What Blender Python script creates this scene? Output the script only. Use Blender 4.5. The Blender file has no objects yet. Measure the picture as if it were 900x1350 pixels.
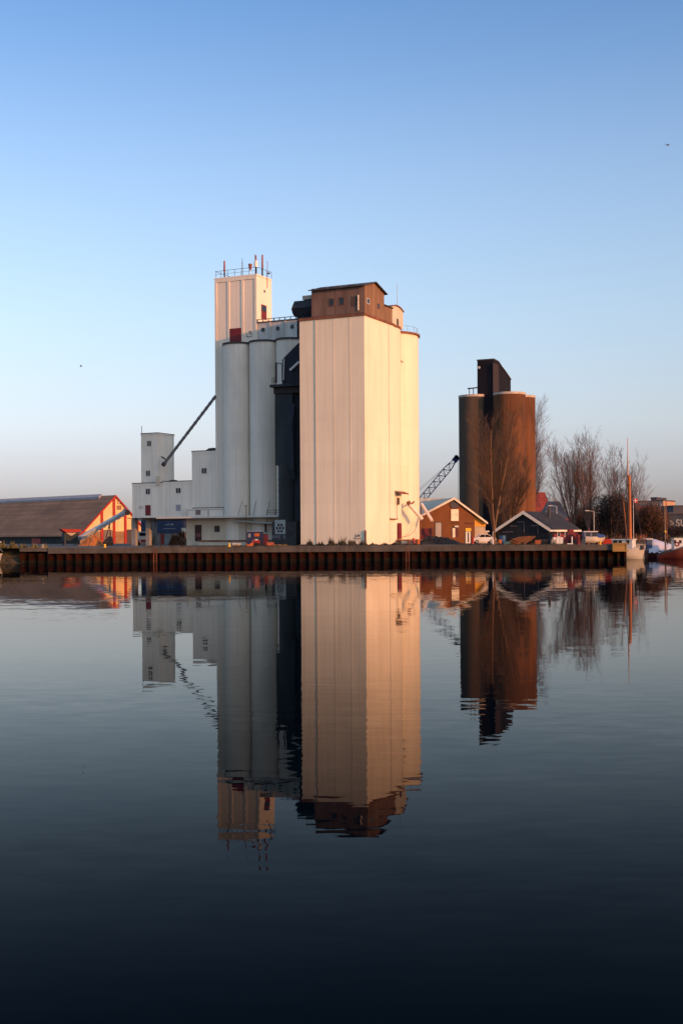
import bpy, math, random
from mathutils import Vector, Matrix
random.seed(11)
SC = bpy.context.scene
COL = SC.collection
F, CX, HY, RHO, EYE = 1680.0, 450.0, 708.2, 0.0062, 3.2
GZ = 2.0                      # quay level above the water
SUN_EL, SUN_AZ = math.radians(13.0), math.radians(48.0)   # azimuth from the camera's back towards +X

# ------------------------------------------------------------------ survey helpers
def ray(px, py):
    u, v = px - CX, py - HY
    u0 = u*math.cos(RHO) - v*math.sin(RHO)
    v0 = u*math.sin(RHO) + v*math.cos(RHO)
    return Vector((u0/F, 1.0, -v0/F))
def at(px, py, d):
    r = ray(px, py)*d
    return Vector((r.x, r.y, r.z + EYE))
def ground(px, d, z=GZ):
    v0 = (EYE - z)*F/d
    u0 = (px - CX - v0*math.sin(RHO))/math.cos(RHO)
    return Vector((u0*d/F, d, z))

class Frame:
    """local axes of a building: x along its front, y into depth, z up"""
    def __init__(s, o, deg):
        s.o = Vector(o); s.a = math.radians(deg)
        s.X = Vector((math.cos(s.a), math.sin(s.a), 0)); s.Y = Vector((-math.sin(s.a), math.cos(s.a), 0))
    def w(s, x, y, z=0): return s.o + s.X*x + s.Y*y + Vector((0, 0, z))
    def fx(s, px, py, y=0.0):           # on a plane parallel to the front -> (x, z)
        r = ray(px, py); c = Vector((0, 0, EYE)); p0 = s.o + s.Y*y
        t = (p0 - c).dot(s.Y)/r.dot(s.Y); p = c + r*t - s.o
        return p.dot(s.X), p.z
    def sy(s, px, py, x=0.0):           # on a plane parallel to the side -> (y, z)
        r = ray(px, py); c = Vector((0, 0, EYE)); p0 = s.o + s.X*x
        t = (p0 - c).dot(s.X)/r.dot(s.X); p = c + r*t - s.o
        return p.dot(s.Y), p.z
    def thing(s, name, label, cat, x=0, y=0, z=0, group=None):
        e = thing(name, label, cat, s.w(x, y, z), s.a, group)
        OFF[e.name] = Vector((x, y, z)); return e

OFF = {}
def tag(o, label=None, cat=None, group=None, kind=None):
    if label: o['label'] = label
    if cat: o['category'] = cat
    if group: o['group'] = group
    if kind: o['kind'] = kind
    return o
def thing(name, label, cat, loc=(0, 0, 0), rz=0, group=None):
    e = bpy.data.objects.new(name, None); COL.objects.link(e)
    e.empty_display_size = 0.5
    e.location = loc; e.rotation_euler = (0, 0, rz)
    return tag(e, label, cat, group)
def copy_tree(o, parent=None):
    c = o.copy(); COL.objects.link(c)
    if parent is not None: c.parent = parent
    for ch in list(o.children): copy_tree(ch, c)
    return c

class MB:
    def __init__(s): s.v = []; s.f = []; s.sm = []
    def face(s, pts, smooth=False):
        n = len(s.v); s.v += [tuple(p) for p in pts]; s.f.append(tuple(range(n, n+len(pts)))); s.sm.append(smooth); return s
    def box(s, x0, x1, y0, y1, z0, z1):
        if x0 > x1: x0, x1 = x1, x0
        if y0 > y1: y0, y1 = y1, y0
        if z0 > z1: z0, z1 = z1, z0
        n = len(s.v)
        s.v += [(x0,y0,z0),(x1,y0,z0),(x1,y1,z0),(x0,y1,z0),(x0,y0,z1),(x1,y0,z1),(x1,y1,z1),(x0,y1,z1)]
        for q in ((3,2,1,0),(4,5,6,7),(0,1,5,4),(1,2,6,5),(2,3,7,6),(3,0,4,7)):
            s.f.append(tuple(n+i for i in q)); s.sm.append(False)
        return s
    def loft(s, rings, cap=True, smooth=True, closed=True):
        base = len(s.v); m = len(rings[0])
        for r in rings: s.v += [tuple(p) for p in r]
        for k in range(len(rings)-1):
            for i in range(m if closed else m-1):
                j = (i+1) % m
                s.f.append((base+k*m+i, base+k*m+j, base+(k+1)*m+j, base+(k+1)*m+i)); s.sm.append(smooth)
        if cap:
            s.face(list(reversed(rings[0]))); s.face(rings[-1])
        return s
    def cyl(s, cx, cy, z0, z1, r0, r1=None, n=32, cap=True):
        if r1 is None: r1 = r0
        ring = lambda r, z: [(cx+r*math.cos(2*math.pi*i/n), cy+r*math.sin(2*math.pi*i/n), z) for i in range(n)]
        return s.loft([ring(r0, z0), ring(r1, z1)], cap)
    def tube(s, p, q, r0, r1=None, n=6, cap=True):
        p, q = Vector(p), Vector(q)
        if r1 is None: r1 = r0
        d = (q-p).normalized(); u = d.orthogonal().normalized(); w = d.cross(u)
        ring = lambda c, r: [c+(u*math.cos(2*math.pi*i/n)+w*math.sin(2*math.pi*i/n))*r for i in range(n)]
        return s.loft([ring(p, r0), ring(q, r1)], cap, smooth=n > 4)
    def path(s, pts, r, n=5):
        for a, b in zip(pts[:-1], pts[1:]): s.tube(a, b, r, r, n)
        return s
    def bar(s, p, q, w, h):                    # square bar
        p, q = Vector(p), Vector(q); d = (q-p).normalized()
        up = Vector((0, 0, 1)) if abs(d.z) < 0.95 else Vector((0, 1, 0))
        u = d.cross(up).normalized()*w/2; t = u.cross(d).normalized()*h/2
        return s.loft([[c-u-t, c+u-t, c+u+t, c-u+t] for c in (p, q)], True, False)
    def extr(s, poly, axis, a, b):             # closed polygon pushed along an axis
        if axis == 'y': m = lambda p, t: (p[0], t, p[1])
        elif axis == 'x': m = lambda p, t: (t, p[0], p[1])
        else: m = lambda p, t: (p[0], p[1], t)
        return s.loft([[m(p, a) for p in poly], [m(p, b) for p in poly]], True, False)
    def ball(s, c, rx, ry, rz, n=10, m=6, jit=0.0, rnd=random):
        rings = []
        for k in range(1, m):
            t = math.pi*k/m - math.pi/2
            rings.append([(c[0]+rx*math.cos(t)*math.cos(2*math.pi*i/n)*(1+rnd.uniform(-jit, jit)),
                           c[1]+ry*math.cos(t)*math.sin(2*math.pi*i/n)*(1+rnd.uniform(-jit, jit)),
                           c[2]+rz*math.sin(t)*(1+rnd.uniform(-jit, jit))) for i in range(n)])
        return s.loft(rings, True, True)
    def xf(s, M):
        s.v = [tuple(M @ Vector(p)) for p in s.v]; return s
    def build(s, name, m, parent=None):
        off = Vector((0, 0, 0)); p = parent
        while p is not None:
            if p.name in OFF: off = OFF[p.name]; break
            p = p.parent
        me = bpy.data.meshes.new(name)
        me.from_pydata([tuple(Vector(v)-off) for v in s.v], [], s.f)
        me.polygons.foreach_set('use_smooth', s.sm)
        if m: me.materials.append(m)
        import bmesh
        b = bmesh.new(); b.from_mesh(me)
        bmesh.ops.remove_doubles(b, verts=[v for v in b.verts if False], dist=1e-5)
        bmesh.ops.recalc_face_normals(b, faces=b.faces); b.to_mesh(me); b.free()
        o = bpy.data.objects.new(name, me); COL.objects.link(o)
        if parent is not None: o.parent = parent
        return o

def text_mesh(name, body, size, m, parent, M, depth=0.015, bold=0.0):
    cu = bpy.data.curves.new(name, 'FONT'); cu.body = body; cu.size = size; cu.extrude = depth; cu.offset = bold
    cu.align_x = 'CENTER'; cu.align_y = 'CENTER'
    t = bpy.data.objects.new(name+'_curve', cu); COL.objects.link(t)
    dg = bpy.context.evaluated_depsgraph_get()
    me = bpy.data.meshes.new_from_object(t.evaluated_get(dg))
    bpy.data.objects.remove(t); bpy.data.curves.remove(cu)
    off = Vector((0, 0, 0)); p = parent
    while p is not None:
        if p.name in OFF: off = OFF[p.name]; break
        p = p.parent
    me.transform(Matrix.Translation(-off) @ M)
    me.materials.clear(); me.materials.append(m); me.name = name
    o = bpy.data.objects.new(name, me); COL.objects.link(o); o.parent = parent
    return o

# ------------------------------------------------------------------ materials
MATS = {}
def mat(name, col, rough=0.8, var=0.25, scale=(1, 1, 1), streak=0.0, dirt=(0.2, 0.17, 0.13), dirt_amt=0.0,
        metal=0.0, spec=0.3, bump=0.0, bscale=6.0, lines=None, line_col=None, brick=None):
    """colour + noise variation + vertical rain streaks + optional stripes, in object metres"""
    if name in MATS: return MATS[name]
    m = bpy.data.materials.new(name); m.use_nodes = True
    nt = m.node_tree; N = nt.nodes; L = nt.links
    bs = N['Principled BSDF']; bs.inputs['Roughness'].default_value = rough
    bs.inputs['Metallic'].default_value = metal; bs.inputs['Specular IOR Level'].default_value = spec
    tc = N.new('ShaderNodeTexCoord'); geo = N.new('ShaderNodeNewGeometry')
    def noise(sc, s=1.0, det=4):
        mp = N.new('ShaderNodeMapping'); mp.inputs['Scale'].default_value = sc
        L.new(tc.outputs['Object'], mp.inputs['Vector'])
        n = N.new('ShaderNodeTexNoise'); n.inputs['Scale'].default_value = s; n.inputs['Detail'].default_value = det
        L.new(mp.outputs['Vector'], n.inputs['Vector']); return n.outputs['Fac']
    def ramp(x, lo, hi):
        r = N.new('ShaderNodeMapRange'); r.inputs['From Min'].default_value = lo; r.inputs['From Max'].default_value = hi
        L.new(x, r.inputs['Value']); return r.outputs['Result']
    def mix(f, a, b, blend='MIX'):
        x = N.new('ShaderNodeMix'); x.data_type = 'RGBA'; x.blend_type = blend
        for sock, val in ((x.inputs[0], f), (x.inputs[6], a), (x.inputs[7], b)):
            if hasattr(val, 'is_output'): L.new(val, sock)
            elif isinstance(val, (int, float)): sock.default_value = val
            else: sock.default_value = (*val, 1)
        return x.outputs[2]
    c = tuple(col)
    lo = tuple(v*(1-var) for v in c); hi = tuple(min(1, v*(1+var*0.6)) for v in c)
    out = mix(ramp(noise(scale, 0.9, 6), 0.3, 0.7), lo, hi)
    if brick:
        b = N.new('ShaderNodeTexBrick'); b.inputs['Scale'].default_value = brick
        b.inputs['Color1'].default_value = (*c, 1); b.inputs['Color2'].default_value = (*lo, 1)
        b.inputs['Mortar'].default_value = (c[0]*0.8+.05, c[1]*0.8+.06, c[2]*0.8+.06, 1)
        b.inputs['Mortar Size'].default_value = 0.015
        mp = N.new('ShaderNodeMapping'); mp.inputs['Rotation'].default_value = (math.radians(90), 0, 0)
        L.new(tc.outputs['Object'], mp.inputs['Vector']); L.new(mp.outputs['Vector'], b.inputs['Vector'])
        out = mix(0.6, out, b.outputs['Color'])
    if lines:                                  # (axis, period, strength): board / sheet joints
        ax, per, st = lines
        sx = N.new('ShaderNodeSeparateXYZ'); L.new(tc.outputs['Object'], sx.inputs[0])
        d = N.new('ShaderNodeMath'); d.operation = 'DIVIDE'; L.new(sx.outputs[ax], d.inputs[0]); d.inputs[1].default_value = per
        fr = N.new('ShaderNodeMath'); fr.operation = 'FRACT'; L.new(d.outputs[0], fr.inputs[0])
        pp = N.new('ShaderNodeMath'); pp.operation = 'PINGPONG'; L.new(fr.outputs[0], pp.inputs[0]); pp.inputs[1].default_value = 0.5
        k = ramp(pp.outputs[0], 0.14, 0.02)
        ks = N.new('ShaderNodeMath'); ks.operation = 'MULTIPLY'; L.new(k, ks.inputs[0]); ks.inputs[1].default_value = st
        fl = N.new('ShaderNodeMath'); fl.operation = 'FLOOR'; L.new(d.outputs[0], fl.inputs[0])
        wn = N.new('ShaderNodeTexWhiteNoise'); wn.noise_dimensions = '1D'; L.new(fl.outputs[0], wn.inputs['W'])
        out = mix(ramp(wn.outputs['Value'], 0, 2.2 if st > .2 else 14.0), out, tuple(v*0.45 for v in c))
        out = mix(ks.outputs[0], out, line_col or tuple(v*0.3 for v in c))
    if streak:
        n = noise((2.2, 2.2, 0.05), 1.0, 5)
        k = ramp(n, 0.52, 0.75)
        ks = N.new('ShaderNodeMath'); ks.operation = 'MULTIPLY'; L.new(k, ks.inputs[0]); ks.inputs[1].default_value = streak
        out = mix(ks.outputs[0], out, dirt)
    if dirt_amt:
        k = ramp(noise((0.35, 0.35, 0.2), 1.0, 8), 0.5, 0.8)
        ks = N.new('ShaderNodeMath'); ks.operation = 'MULTIPLY'; L.new(k, ks.inputs[0]); ks.inputs[1].default_value = dirt_amt
        out = mix(ks.outputs[0], out, dirt)
    L.new(out, bs.inputs['Base Color'])
    if bump:
        bn = N.new('ShaderNodeBump'); bn.inputs['Distance'].default_value = bump; bn.inputs['Strength'].default_value = 0.6
        L.new(noise((1, 1, 1), bscale, 3), bn.inputs['Height']); L.new(bn.outputs['Normal'], bs.inputs['Normal'])
    MATS[name] = m
    return m

white_paint = mat('white_silo_paint', (0.81, 0.70, 0.52), 0.75, 0.07, (.5, .5, .1), 0.34, (0.5, 0.40, 0.29), 0.18, bump=.012, lines=(2, 3.1, .02), line_col=(.45, .37, .28))
grey_paint = mat('weathered_white_paint', (0.79, 0.715, 0.60), 0.8, 0.08, (.5, .5, .1), 0.40, (0.42, 0.37, 0.31), 0.30, bump=.012, lines=(2, 2.6, .035), line_col=(.42, .37, .31))
tower_paint = mat('elevator_tower_paint', (0.78, 0.69, 0.56), 0.8, 0.07, (.5, .5, .12), 0.25, (0.38, 0.33, 0.27), 0.12, bump=.01)
mould_paint = mat('mouldy_gallery_paint', (0.56, 0.55, 0.51), 0.85, 0.15, (.6, .6, .3), 0.65, (0.2, 0.19, 0.17), 0.5, bump=.01)
trim_dark = mat('tarred_edge', (0.055, 0.05, 0.05), 0.7, 0.3)
rust_edge = mat('rusty_flashing', (0.20, 0.075, 0.04), 0.8, 0.4)
timber = mat('brown_board_cladding', (0.215, 0.132, 0.10), 0.85, 0.35, (1, 1, .2), 0.35, (0.09, 0.06, 0.05), 0.2, lines=(0, 0.32, 0.7))
timber_y = mat('brown_board_cladding_side', (0.26, 0.15, 0.085), 0.85, 0.35, (1, 1, .2), 0.3, (0.12, 0.075, 0.055), 0.2, lines=(1, 0.32, 0.7))
dark_glass = mat('dark_glass', (0.012, 0.014, 0.018), 0.12, 0.2, spec=0.5)
pale_frame = mat('pale_window_frame', (0.55, 0.52, 0.47), 0.6, 0.1)
black_steel = mat('dark_blue_black_cladding', (0.022, 0.026, 0.036), 0.75, 0.3, (.5, .5, .2), 0.3, (0.04, 0.045, 0.05), 0.2, spec=.2)
bin_steel = mat('dark_green_grey_bin_sheet', (0.030, 0.036, 0.040), 0.7, 0.3, (.5, .5, .15), 0.5, (0.055, 0.058, 0.05), 0.3, spec=.2)
red_door = mat('dark_red_door_paint', (0.16, 0.018, 0.022), 0.6, 0.2, (1, 1, 1), 0.2, (0.06, .02, .02))
galv = mat('galvanised_steel', (0.30, 0.31, 0.32), 0.5, 0.2, metal=0.4)
pipe_grey = mat('grey_pipe_paint', (0.16, 0.155, 0.165), 0.6, 0.3, dirt_amt=.4)
antenna_red = mat('faded_red_antenna', (0.28, 0.085, 0.07), 0.6, 0.3)
antenna_dark = mat('dark_antenna_steel', (0.05, 0.04, 0.05), 0.6, 0.3)
antenna_white = mat('white_antenna_plastic', (0.75, 0.72, 0.68), 0.5, 0.05)
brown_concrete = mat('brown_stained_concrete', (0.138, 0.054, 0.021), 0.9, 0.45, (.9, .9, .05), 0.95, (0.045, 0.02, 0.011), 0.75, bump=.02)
brown_concrete_shade = mat('shaded_stained_concrete', (0.075, 0.052, 0.036), 0.9, 0.3, (.5, .5, .06), 0.6, (0.07, 0.05, 0.035), 0.4, bump=.02)  # stained silo concrete again, with shade mixed into its colour
dark_clad = mat('dark_purple_grey_cladding', (0.013, 0.0115, 0.016), 0.75, 0.25, (.4, .4, .1), 0.4, (0.03, 0.02, 0.018), 0.2, spec=.1)
pale_rim = mat('pale_concrete_rim', (0.46, 0.38, 0.30), 0.9, 0.2)
barn_yellow = mat('yellow_gable_render', (0.74, 0.50, 0.235), 0.85, 0.12, (.4, .4, .4), 0.2, (0.45, 0.28, 0.14), 0.15)
barn_lower = mat('brown_lower_render', (0.26, 0.15, 0.08), 0.9, 0.25, dirt_amt=.3)  # browner tone below the yellow part of the gable
barn_red = mat('barn_red_paint', (0.33, 0.022, 0.014), 0.65, 0.2, streak=.2, dirt=(.12, .02, .015))
barn_roof = mat('brown_fibre_cement_roof', (0.26, 0.145, 0.09), 0.9, 0.3, (.15, .15, .6), 0.0, (0.07, 0.05, 0.04), 0.4, lines=(2, 0.55, 0.55))
dark_wall = mat('dark_green_grey_wall', (0.035, 0.042, 0.042), 0.9, 0.3, dirt_amt=.3, dirt=(.06, .05, .04))
ridge_grey = mat('pale_ridge_sheet', (0.30, 0.29, 0.31), 0.8, 0.2)
brick_red = mat('orange_red_brick', (0.185, 0.064, 0.019), 0.9, 0.35, (.4, .4, .4), 0.25, (0.13, 0.06, 0.03), 0.3, brick=3.0, bump=.01)
yellow_board = mat('ochre_yellow_boards', (0.75, 0.36, 0.06), 0.8, 0.2, lines=(2, .25, .4))
grey_roof = mat('grey_corrugated_roof', (0.50, 0.43, 0.33), 0.7, 0.2, lines=(0, .5, .3), dirt_amt=.3)
tar_board = mat('black_tarred_boards', (0.022, 0.022, 0.026), 0.8, 0.3, lines=(0, 0.3, 0.5), spec=.2)
tar_roof = mat('black_felt_roof', (0.028, 0.027, 0.030), 0.85, 0.3, spec=.2)
barge_white = mat('cream_barge_board', (0.72, 0.62, 0.50), 0.6, 0.1)
white_gloss = mat('white_gloss_paint', (0.60, 0.58, 0.55), 0.35, 0.05, dirt_amt=.2, dirt=(.5, .45, .38))
cream_wall = mat('cream_dock_wall', (0.56, 0.49, 0.37), 0.85, 0.12, (.6, .6, .6), 0.3, (0.3, 0.25, 0.18), 0.2)
concrete = mat('grey_concrete', (0.27, 0.26, 0.24), 0.9, 0.25, (.7, .7, .7), 0.3, (0.14, 0.13, 0.115), 0.4, bump=.02)
coping_conc = mat('coping_concrete', (0.062, 0.056, 0.051), 0.9, 0.3, (.9, .9, .9), 0.35, (0.12, 0.105, 0.09), 0.5, bump=.02)  # base darkened to stand in for shade on the quay
rusty_pile = mat('rusted_sheet_pile', (0.024, 0.0066, 0.0038), 0.95, 0.6, (.7, 1.4, .5), 0.6, (0.010, 0.007, 0.006), 0.75, bump=.02, spec=.04)  # rust base darkened in place of shade cast along the quay
asphalt = mat('quay_asphalt', (0.062, 0.058, 0.054), 0.95, 0.4, (.2, .2, .2), 0.0, (0.12, .10, .08), 0.4, bump=.02)
bark = mat('brown_grey_bark', (0.15, 0.085, 0.05), 0.95, 0.3)
bark_red = mat('reddish_twig_bark', (0.23, 0.125, 0.09), 0.95, 0.3)
bush_dark = mat('dark_leafless_thicket', (0.030, 0.020, 0.018), 0.95, 0.4)
weed_mat = mat('dry_weeds', (0.055, 0.045, 0.028), 0.95, 0.4)
grass_mat = mat('dry_bank_grass', (0.14, 0.115, 0.045), 0.95, 0.5)
orange_heap = mat('orange_sand_heap', (0.40, 0.135, 0.04), 0.95, 0.3, (1, 1, 1), bump=.05)
coal_heap_m = mat('black_spoil_heap', (0.022, 0.022, 0.024), 0.95, 0.5, (1, 1, 1), bump=.08)
blue_paint = mat('deep_blue_cladding', (0.018, 0.038, 0.095), 0.6, 0.15, lines=(0, .5, .25))
blue_box = mat('navy_container_paint', (0.018, 0.030, 0.085), 0.6, 0.2, lines=(0, .25, .4))
crane_blue = mat('crane_blue_paint', (0.03, 0.045, 0.15), 0.5, 0.2)
red_paint = mat('signal_red_paint', (0.28, 0.02, 0.016), 0.45, 0.15, dirt_amt=.2)
orange_paint = mat('orange_paint', (0.40, 0.095, 0.02), 0.5, 0.2, dirt_amt=.3)
rust_orange = mat('rusty_orange_steel', (0.15, 0.055, 0.018), 0.8, 0.4, dirt_amt=.4)
yellow_paint = mat('yellow_paint', (0.70, 0.42, 0.03), 0.5, 0.15)
rubber = mat('black_rubber', (0.015, 0.015, 0.015), 0.8, 0.2)
mast_wood = mat('varnished_orange_mast', (0.38, 0.105, 0.022), 0.4, 0.25, (1, 1, .2))
hull_cream = mat('cream_white_hull', (0.52, 0.47, 0.38), 0.4, 0.08, streak=.15, dirt=(.4, .32, .2))
hull_rust = mat('rust_red_barge_hull', (0.085, 0.018, 0.015), 0.6, 0.3, (1, 1, 1), 0.4, (.06, .02, .018))
tarp_white = mat('pale_lilac_tarpaulin', (0.50, 0.48, 0.56), 0.6, 0.1)
deck_green = mat('green_deck_paint', (0.05, 0.09, 0.07), 0.7, 0.2)
wood_yellow = mat('yellow_fender_timber', (0.33, 0.20, 0.065), 0.8, 0.3, lines=(2, .25, .5))
tile_red = mat('red_tile_roof', (0.30, 0.05, 0.035), 0.85, 0.25, lines=(2, .3, .3))
slate = mat('blue_grey_slate', (0.075, 0.08, 0.10), 0.7, 0.2, lines=(2, .3, .3))
house_wall = mat('far_house_brick', (0.30, 0.12, 0.075), 0.9, 0.25)
far_grey = mat('far_grey_render', (0.20, 0.18, 0.175), 0.9, 0.1)
far_sunlit = mat('far_sunlit_render', (0.42, 0.25, 0.15), 0.9, 0.1)  # sunlight put into the colour of the far block's end wall
far_dark = mat('far_dark_roof', (0.06, 0.06, 0.075), 0.85, 0.2)
navy_hall = mat('navy_hall_cladding', (0.022, 0.040, 0.065), 0.7, 0.2, lines=(0, 1.0, .3))
letter_white = mat('dull_white_lettering', (0.22, 0.22, 0.24), 0.6, 0.1)
scrawl = mat('dark_spray_paint', (0.05, 0.04, 0.05), 0.7, 0.1)
flag_red = mat('flag_red_cloth', (0.45, 0.02, 0.03), 0.8, 0.1)
ochre_sign = mat('cream_sign_board', (0.80, 0.70, 0.53), 0.6, 0.06)
sign_grey = mat('faded_sign_grey', (0.50, 0.42, 0.30), 0.7, 0.1)
wood_dark = mat('far_wood_brown', (0.075, 0.045, 0.035), 0.95, 0.45)

# ------------------------------------------------------------------ camera, sun, sky
cam = bpy.data.cameras.new('camera'); co = bpy.data.objects.new('camera', cam); COL.objects.link(co)
co.location = (0, 0, EYE); co.rotation_euler = (math.radians(90), RHO, 0)
cam.sensor_width = 36; cam.lens = 36*F/1350; cam.shift_y = (HY-675)/1350
cam.clip_start = 0.1; cam.clip_end = 20000
SC.camera = co
sun = bpy.data.lights.new('sun', 'SUN'); so = bpy.data.objects.new('sun', sun); COL.objects.link(so)
sun.energy = 3.3; sun.angle = math.radians(0.5); sun.color = (1.0, 0.36, 0.085)
S = Vector((math.sin(SUN_AZ)*math.cos(SUN_EL), -math.cos(SUN_AZ)*math.cos(SUN_EL), math.sin(SUN_EL)))
so.rotation_euler = S.to_track_quat('Z', 'Y').to_euler(); so.location = S*300
W = bpy.data.worlds.new('World'); SC.world = W; W.use_nodes = True
nt = W.node_tree; bg = nt.nodes['Background']
sky = nt.nodes.new('ShaderNodeTexSky'); sky.sky_type = 'NISHITA'; sky.sun_disc = False
sky.sun_elevation = SUN_EL; sky.sun_rotation = math.atan2(S.x, S.y)
sky.air_density = 1.0; sky.dust_density = 1.0; sky.ozone_density = 1.5; sky.altitude = 0
# the air low over the horizon is dull and mauve, clear blue higher up, with unseen zenith brightened as added fill light
tcw = nt.nodes.new('ShaderNodeTexCoord'); sxyz = nt.nodes.new('ShaderNodeSeparateXYZ'); nt.links.new(tcw.outputs['Generated'], sxyz.inputs[0])
rmp = nt.nodes.new('ShaderNodeValToRGB'); rmp.color_ramp.interpolation = 'B_SPLINE'; nt.links.new(sxyz.outputs[2], rmp.inputs[0])
SKYT = [(0.0, (.54, .52, .88)), (.040, (.62, .59, .92)), (.087, (.97, .82, .96)), (.174, (1.15, 1.05, 1.08)), (.284, (1.13, 1.10, 1.20)), (.384, (.66, .86, 1.12)), (.46, (.6, .8, 1.1)), (.66, (3.0, 2.6, 2.15))]
while len(rmp.color_ramp.elements) < len(SKYT): rmp.color_ramp.elements.new(1.0)
for el, (p_, c_) in zip(rmp.color_ramp.elements, SKYT): el.position = p_; el.color = (*[v/3 for v in c_], 1)
mx_ = nt.nodes.new('ShaderNodeVectorMath'); mx_.operation = 'MULTIPLY'; nt.links.new(sky.outputs[0], mx_.inputs[0]); nt.links.new(rmp.outputs[0], mx_.inputs[1])
sc_ = nt.nodes.new('ShaderNodeVectorMath'); sc_.operation = 'SCALE'; sc_.inputs['Scale'].default_value = 3.0; nt.links.new(mx_.outputs[0], sc_.inputs[0])
nt.links.new(sc_.outputs[0], bg.inputs[0]); bg.inputs[1].default_value = 0.15
SC.view_settings.view_transform = 'Standard'; SC.view_settings.look = 'None'
SC.view_settings.exposure = 0.4; SC.view_settings.gamma = 1.0
# ------------------------------------------------------------------ water, ground, quay
def water_material():
    m = bpy.data.materials.new('still_harbour_water'); m.use_nodes = True
    N, L = m.node_tree.nodes, m.node_tree.links
    N.remove(N['Principled BSDF'])
    deep = N.new('ShaderNodeBsdfDiffuse'); deep.inputs['Color'].default_value = (0.0001, 0.0018, 0.0036, 1)
    gl = N.new('ShaderNodeBsdfGlossy'); gl.inputs['Roughness'].default_value = 0.012; gl.inputs['Color'].default_value = (1, .985, .94, 1)
    fr = N.new('ShaderNodeFresnel'); fr.inputs['IOR'].default_value = 1.048
    pw = N.new('ShaderNodeMath'); pw.operation = 'POWER'; L.new(fr.outputs[0], pw.inputs[0]); pw.inputs[1].default_value = 1.36
    ml = N.new('ShaderNodeMath'); ml.operation = 'MULTIPLY'; ml.use_clamp = True; L.new(pw.outputs[0], ml.inputs[0]); ml.inputs[1].default_value = 2.5
    sat = N.new('ShaderNodeMath'); sat.operation = 'MULTIPLY_ADD'; L.new(ml.outputs[0], sat.inputs[0]); sat.inputs[1].default_value = 1.0; sat.inputs[2].default_value = 1.0
    dv = N.new('ShaderNodeMath'); dv.operation = 'DIVIDE'; L.new(ml.outputs[0], dv.inputs[0]); L.new(sat.outputs[0], dv.inputs[1])
    m2 = N.new('ShaderNodeMath'); m2.operation = 'MULTIPLY'; L.new(dv.outputs[0], m2.inputs[0]); m2.inputs[1].default_value = 1.18
    ms_ = N.new('ShaderNodeMixShader'); L.new(m2.outputs[0], ms_.inputs[0]); L.new(deep.outputs[0], ms_.inputs[1]); L.new(gl.outputs[0], ms_.inputs[2])
    L.new(ms_.outputs[0], N['Material Output'].inputs['Surface'])
    tc = N.new('ShaderNodeTexCoord')
    def slope(sc, seed):
        mp = N.new('ShaderNodeMapping'); mp.inputs['Scale'].default_value = sc; mp.inputs['Location'].default_value = (seed, seed*2, 0)
        L.new(tc.outputs['Object'], mp.inputs[0])
        n = N.new('ShaderNodeTexNoise'); n.inputs['Scale'].default_value = 1; n.inputs['Detail'].default_value = 2.5
        L.new(mp.outputs[0], n.inputs[0])
        v = N.new('ShaderNodeVectorMath'); v.operation = 'SUBTRACT'; L.new(n.outputs['Color'], v.inputs[0]); v.inputs[1].default_value = (.5, .5, .5)
        return v.outputs[0]
    def sc(v, k):
        x = N.new('ShaderNodeVectorMath'); x.operation = 'MULTIPLY'; L.new(v, x.inputs[0]); x.inputs[1].default_value = k; return x.outputs[0]
    def add(a, c):
        x = N.new('ShaderNodeVectorMath'); x.operation = 'ADD'; L.new(a, x.inputs[0])
        if isinstance(c, tuple): x.inputs[1].default_value = c
        else: L.new(c, x.inputs[1])
        return x.outputs[0]
    a = sc(slope((1.5, 4.2, 1), 3), (0.013, 0.020, 0))          # short ripples
    c = sc(slope((0.16, 0.5, 1), 9), (0.004, 0.009, 0))         # slow swell
    mp = N.new('ShaderNodeMapping'); mp.inputs['Scale'].default_value = (0.018, 0.07, 1); L.new(tc.outputs['Object'], mp.inputs[0])
    pn = N.new('ShaderNodeTexNoise'); pn.inputs['Scale'].default_value = 1; pn.inputs['Detail'].default_value = 4; L.new(mp.outputs[0], pn.inputs[0])
    r = N.new('ShaderNodeMapRange'); r.inputs['From Min'].default_value = .45; r.inputs['From Max'].default_value = .7
    r.inputs['To Min'].default_value = .55; r.inputs['To Max'].default_value = 2.5; L.new(pn.outputs['Fac'], r.inputs['Value'])
    x = N.new('ShaderNodeVectorMath'); x.operation = 'SCALE'; L.new(a, x.inputs[0]); L.new(r.outputs[0], x.inputs['Scale'])
    n = add(add(x.outputs[0], c), (0, 0, 1))
    nn = N.new('ShaderNodeVectorMath'); nn.operation = 'NORMALIZE'; L.new(n, nn.inputs[0])
    L.new(nn.outputs[0], gl.inputs['Normal']); L.new(nn.outputs[0], fr.inputs['Normal'])
    return m
WATER = water_material()
o = MB().face([(-4000, -400, 0), (4000, -400, 0), (4000, 6000, 0), (-4000, 6000, 0)]).build('water', WATER); tag(o, kind='structure')

QY = 168.0
XR = ground(822, QY).x; XL = ground(26, QY).x
g = MB()
g.face([(-4000, QY+.8, GZ), (XR-.4, QY+.8, GZ), (XR-.4, 6000, GZ), (-4000, 6000, GZ)])
g.face([(XR-.4, 240, GZ), (4000, 240, GZ), (4000, 6000, GZ), (XR-.4, 6000, GZ)])
tag(g.build('quay_ground', asphalt), kind='structure')
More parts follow.
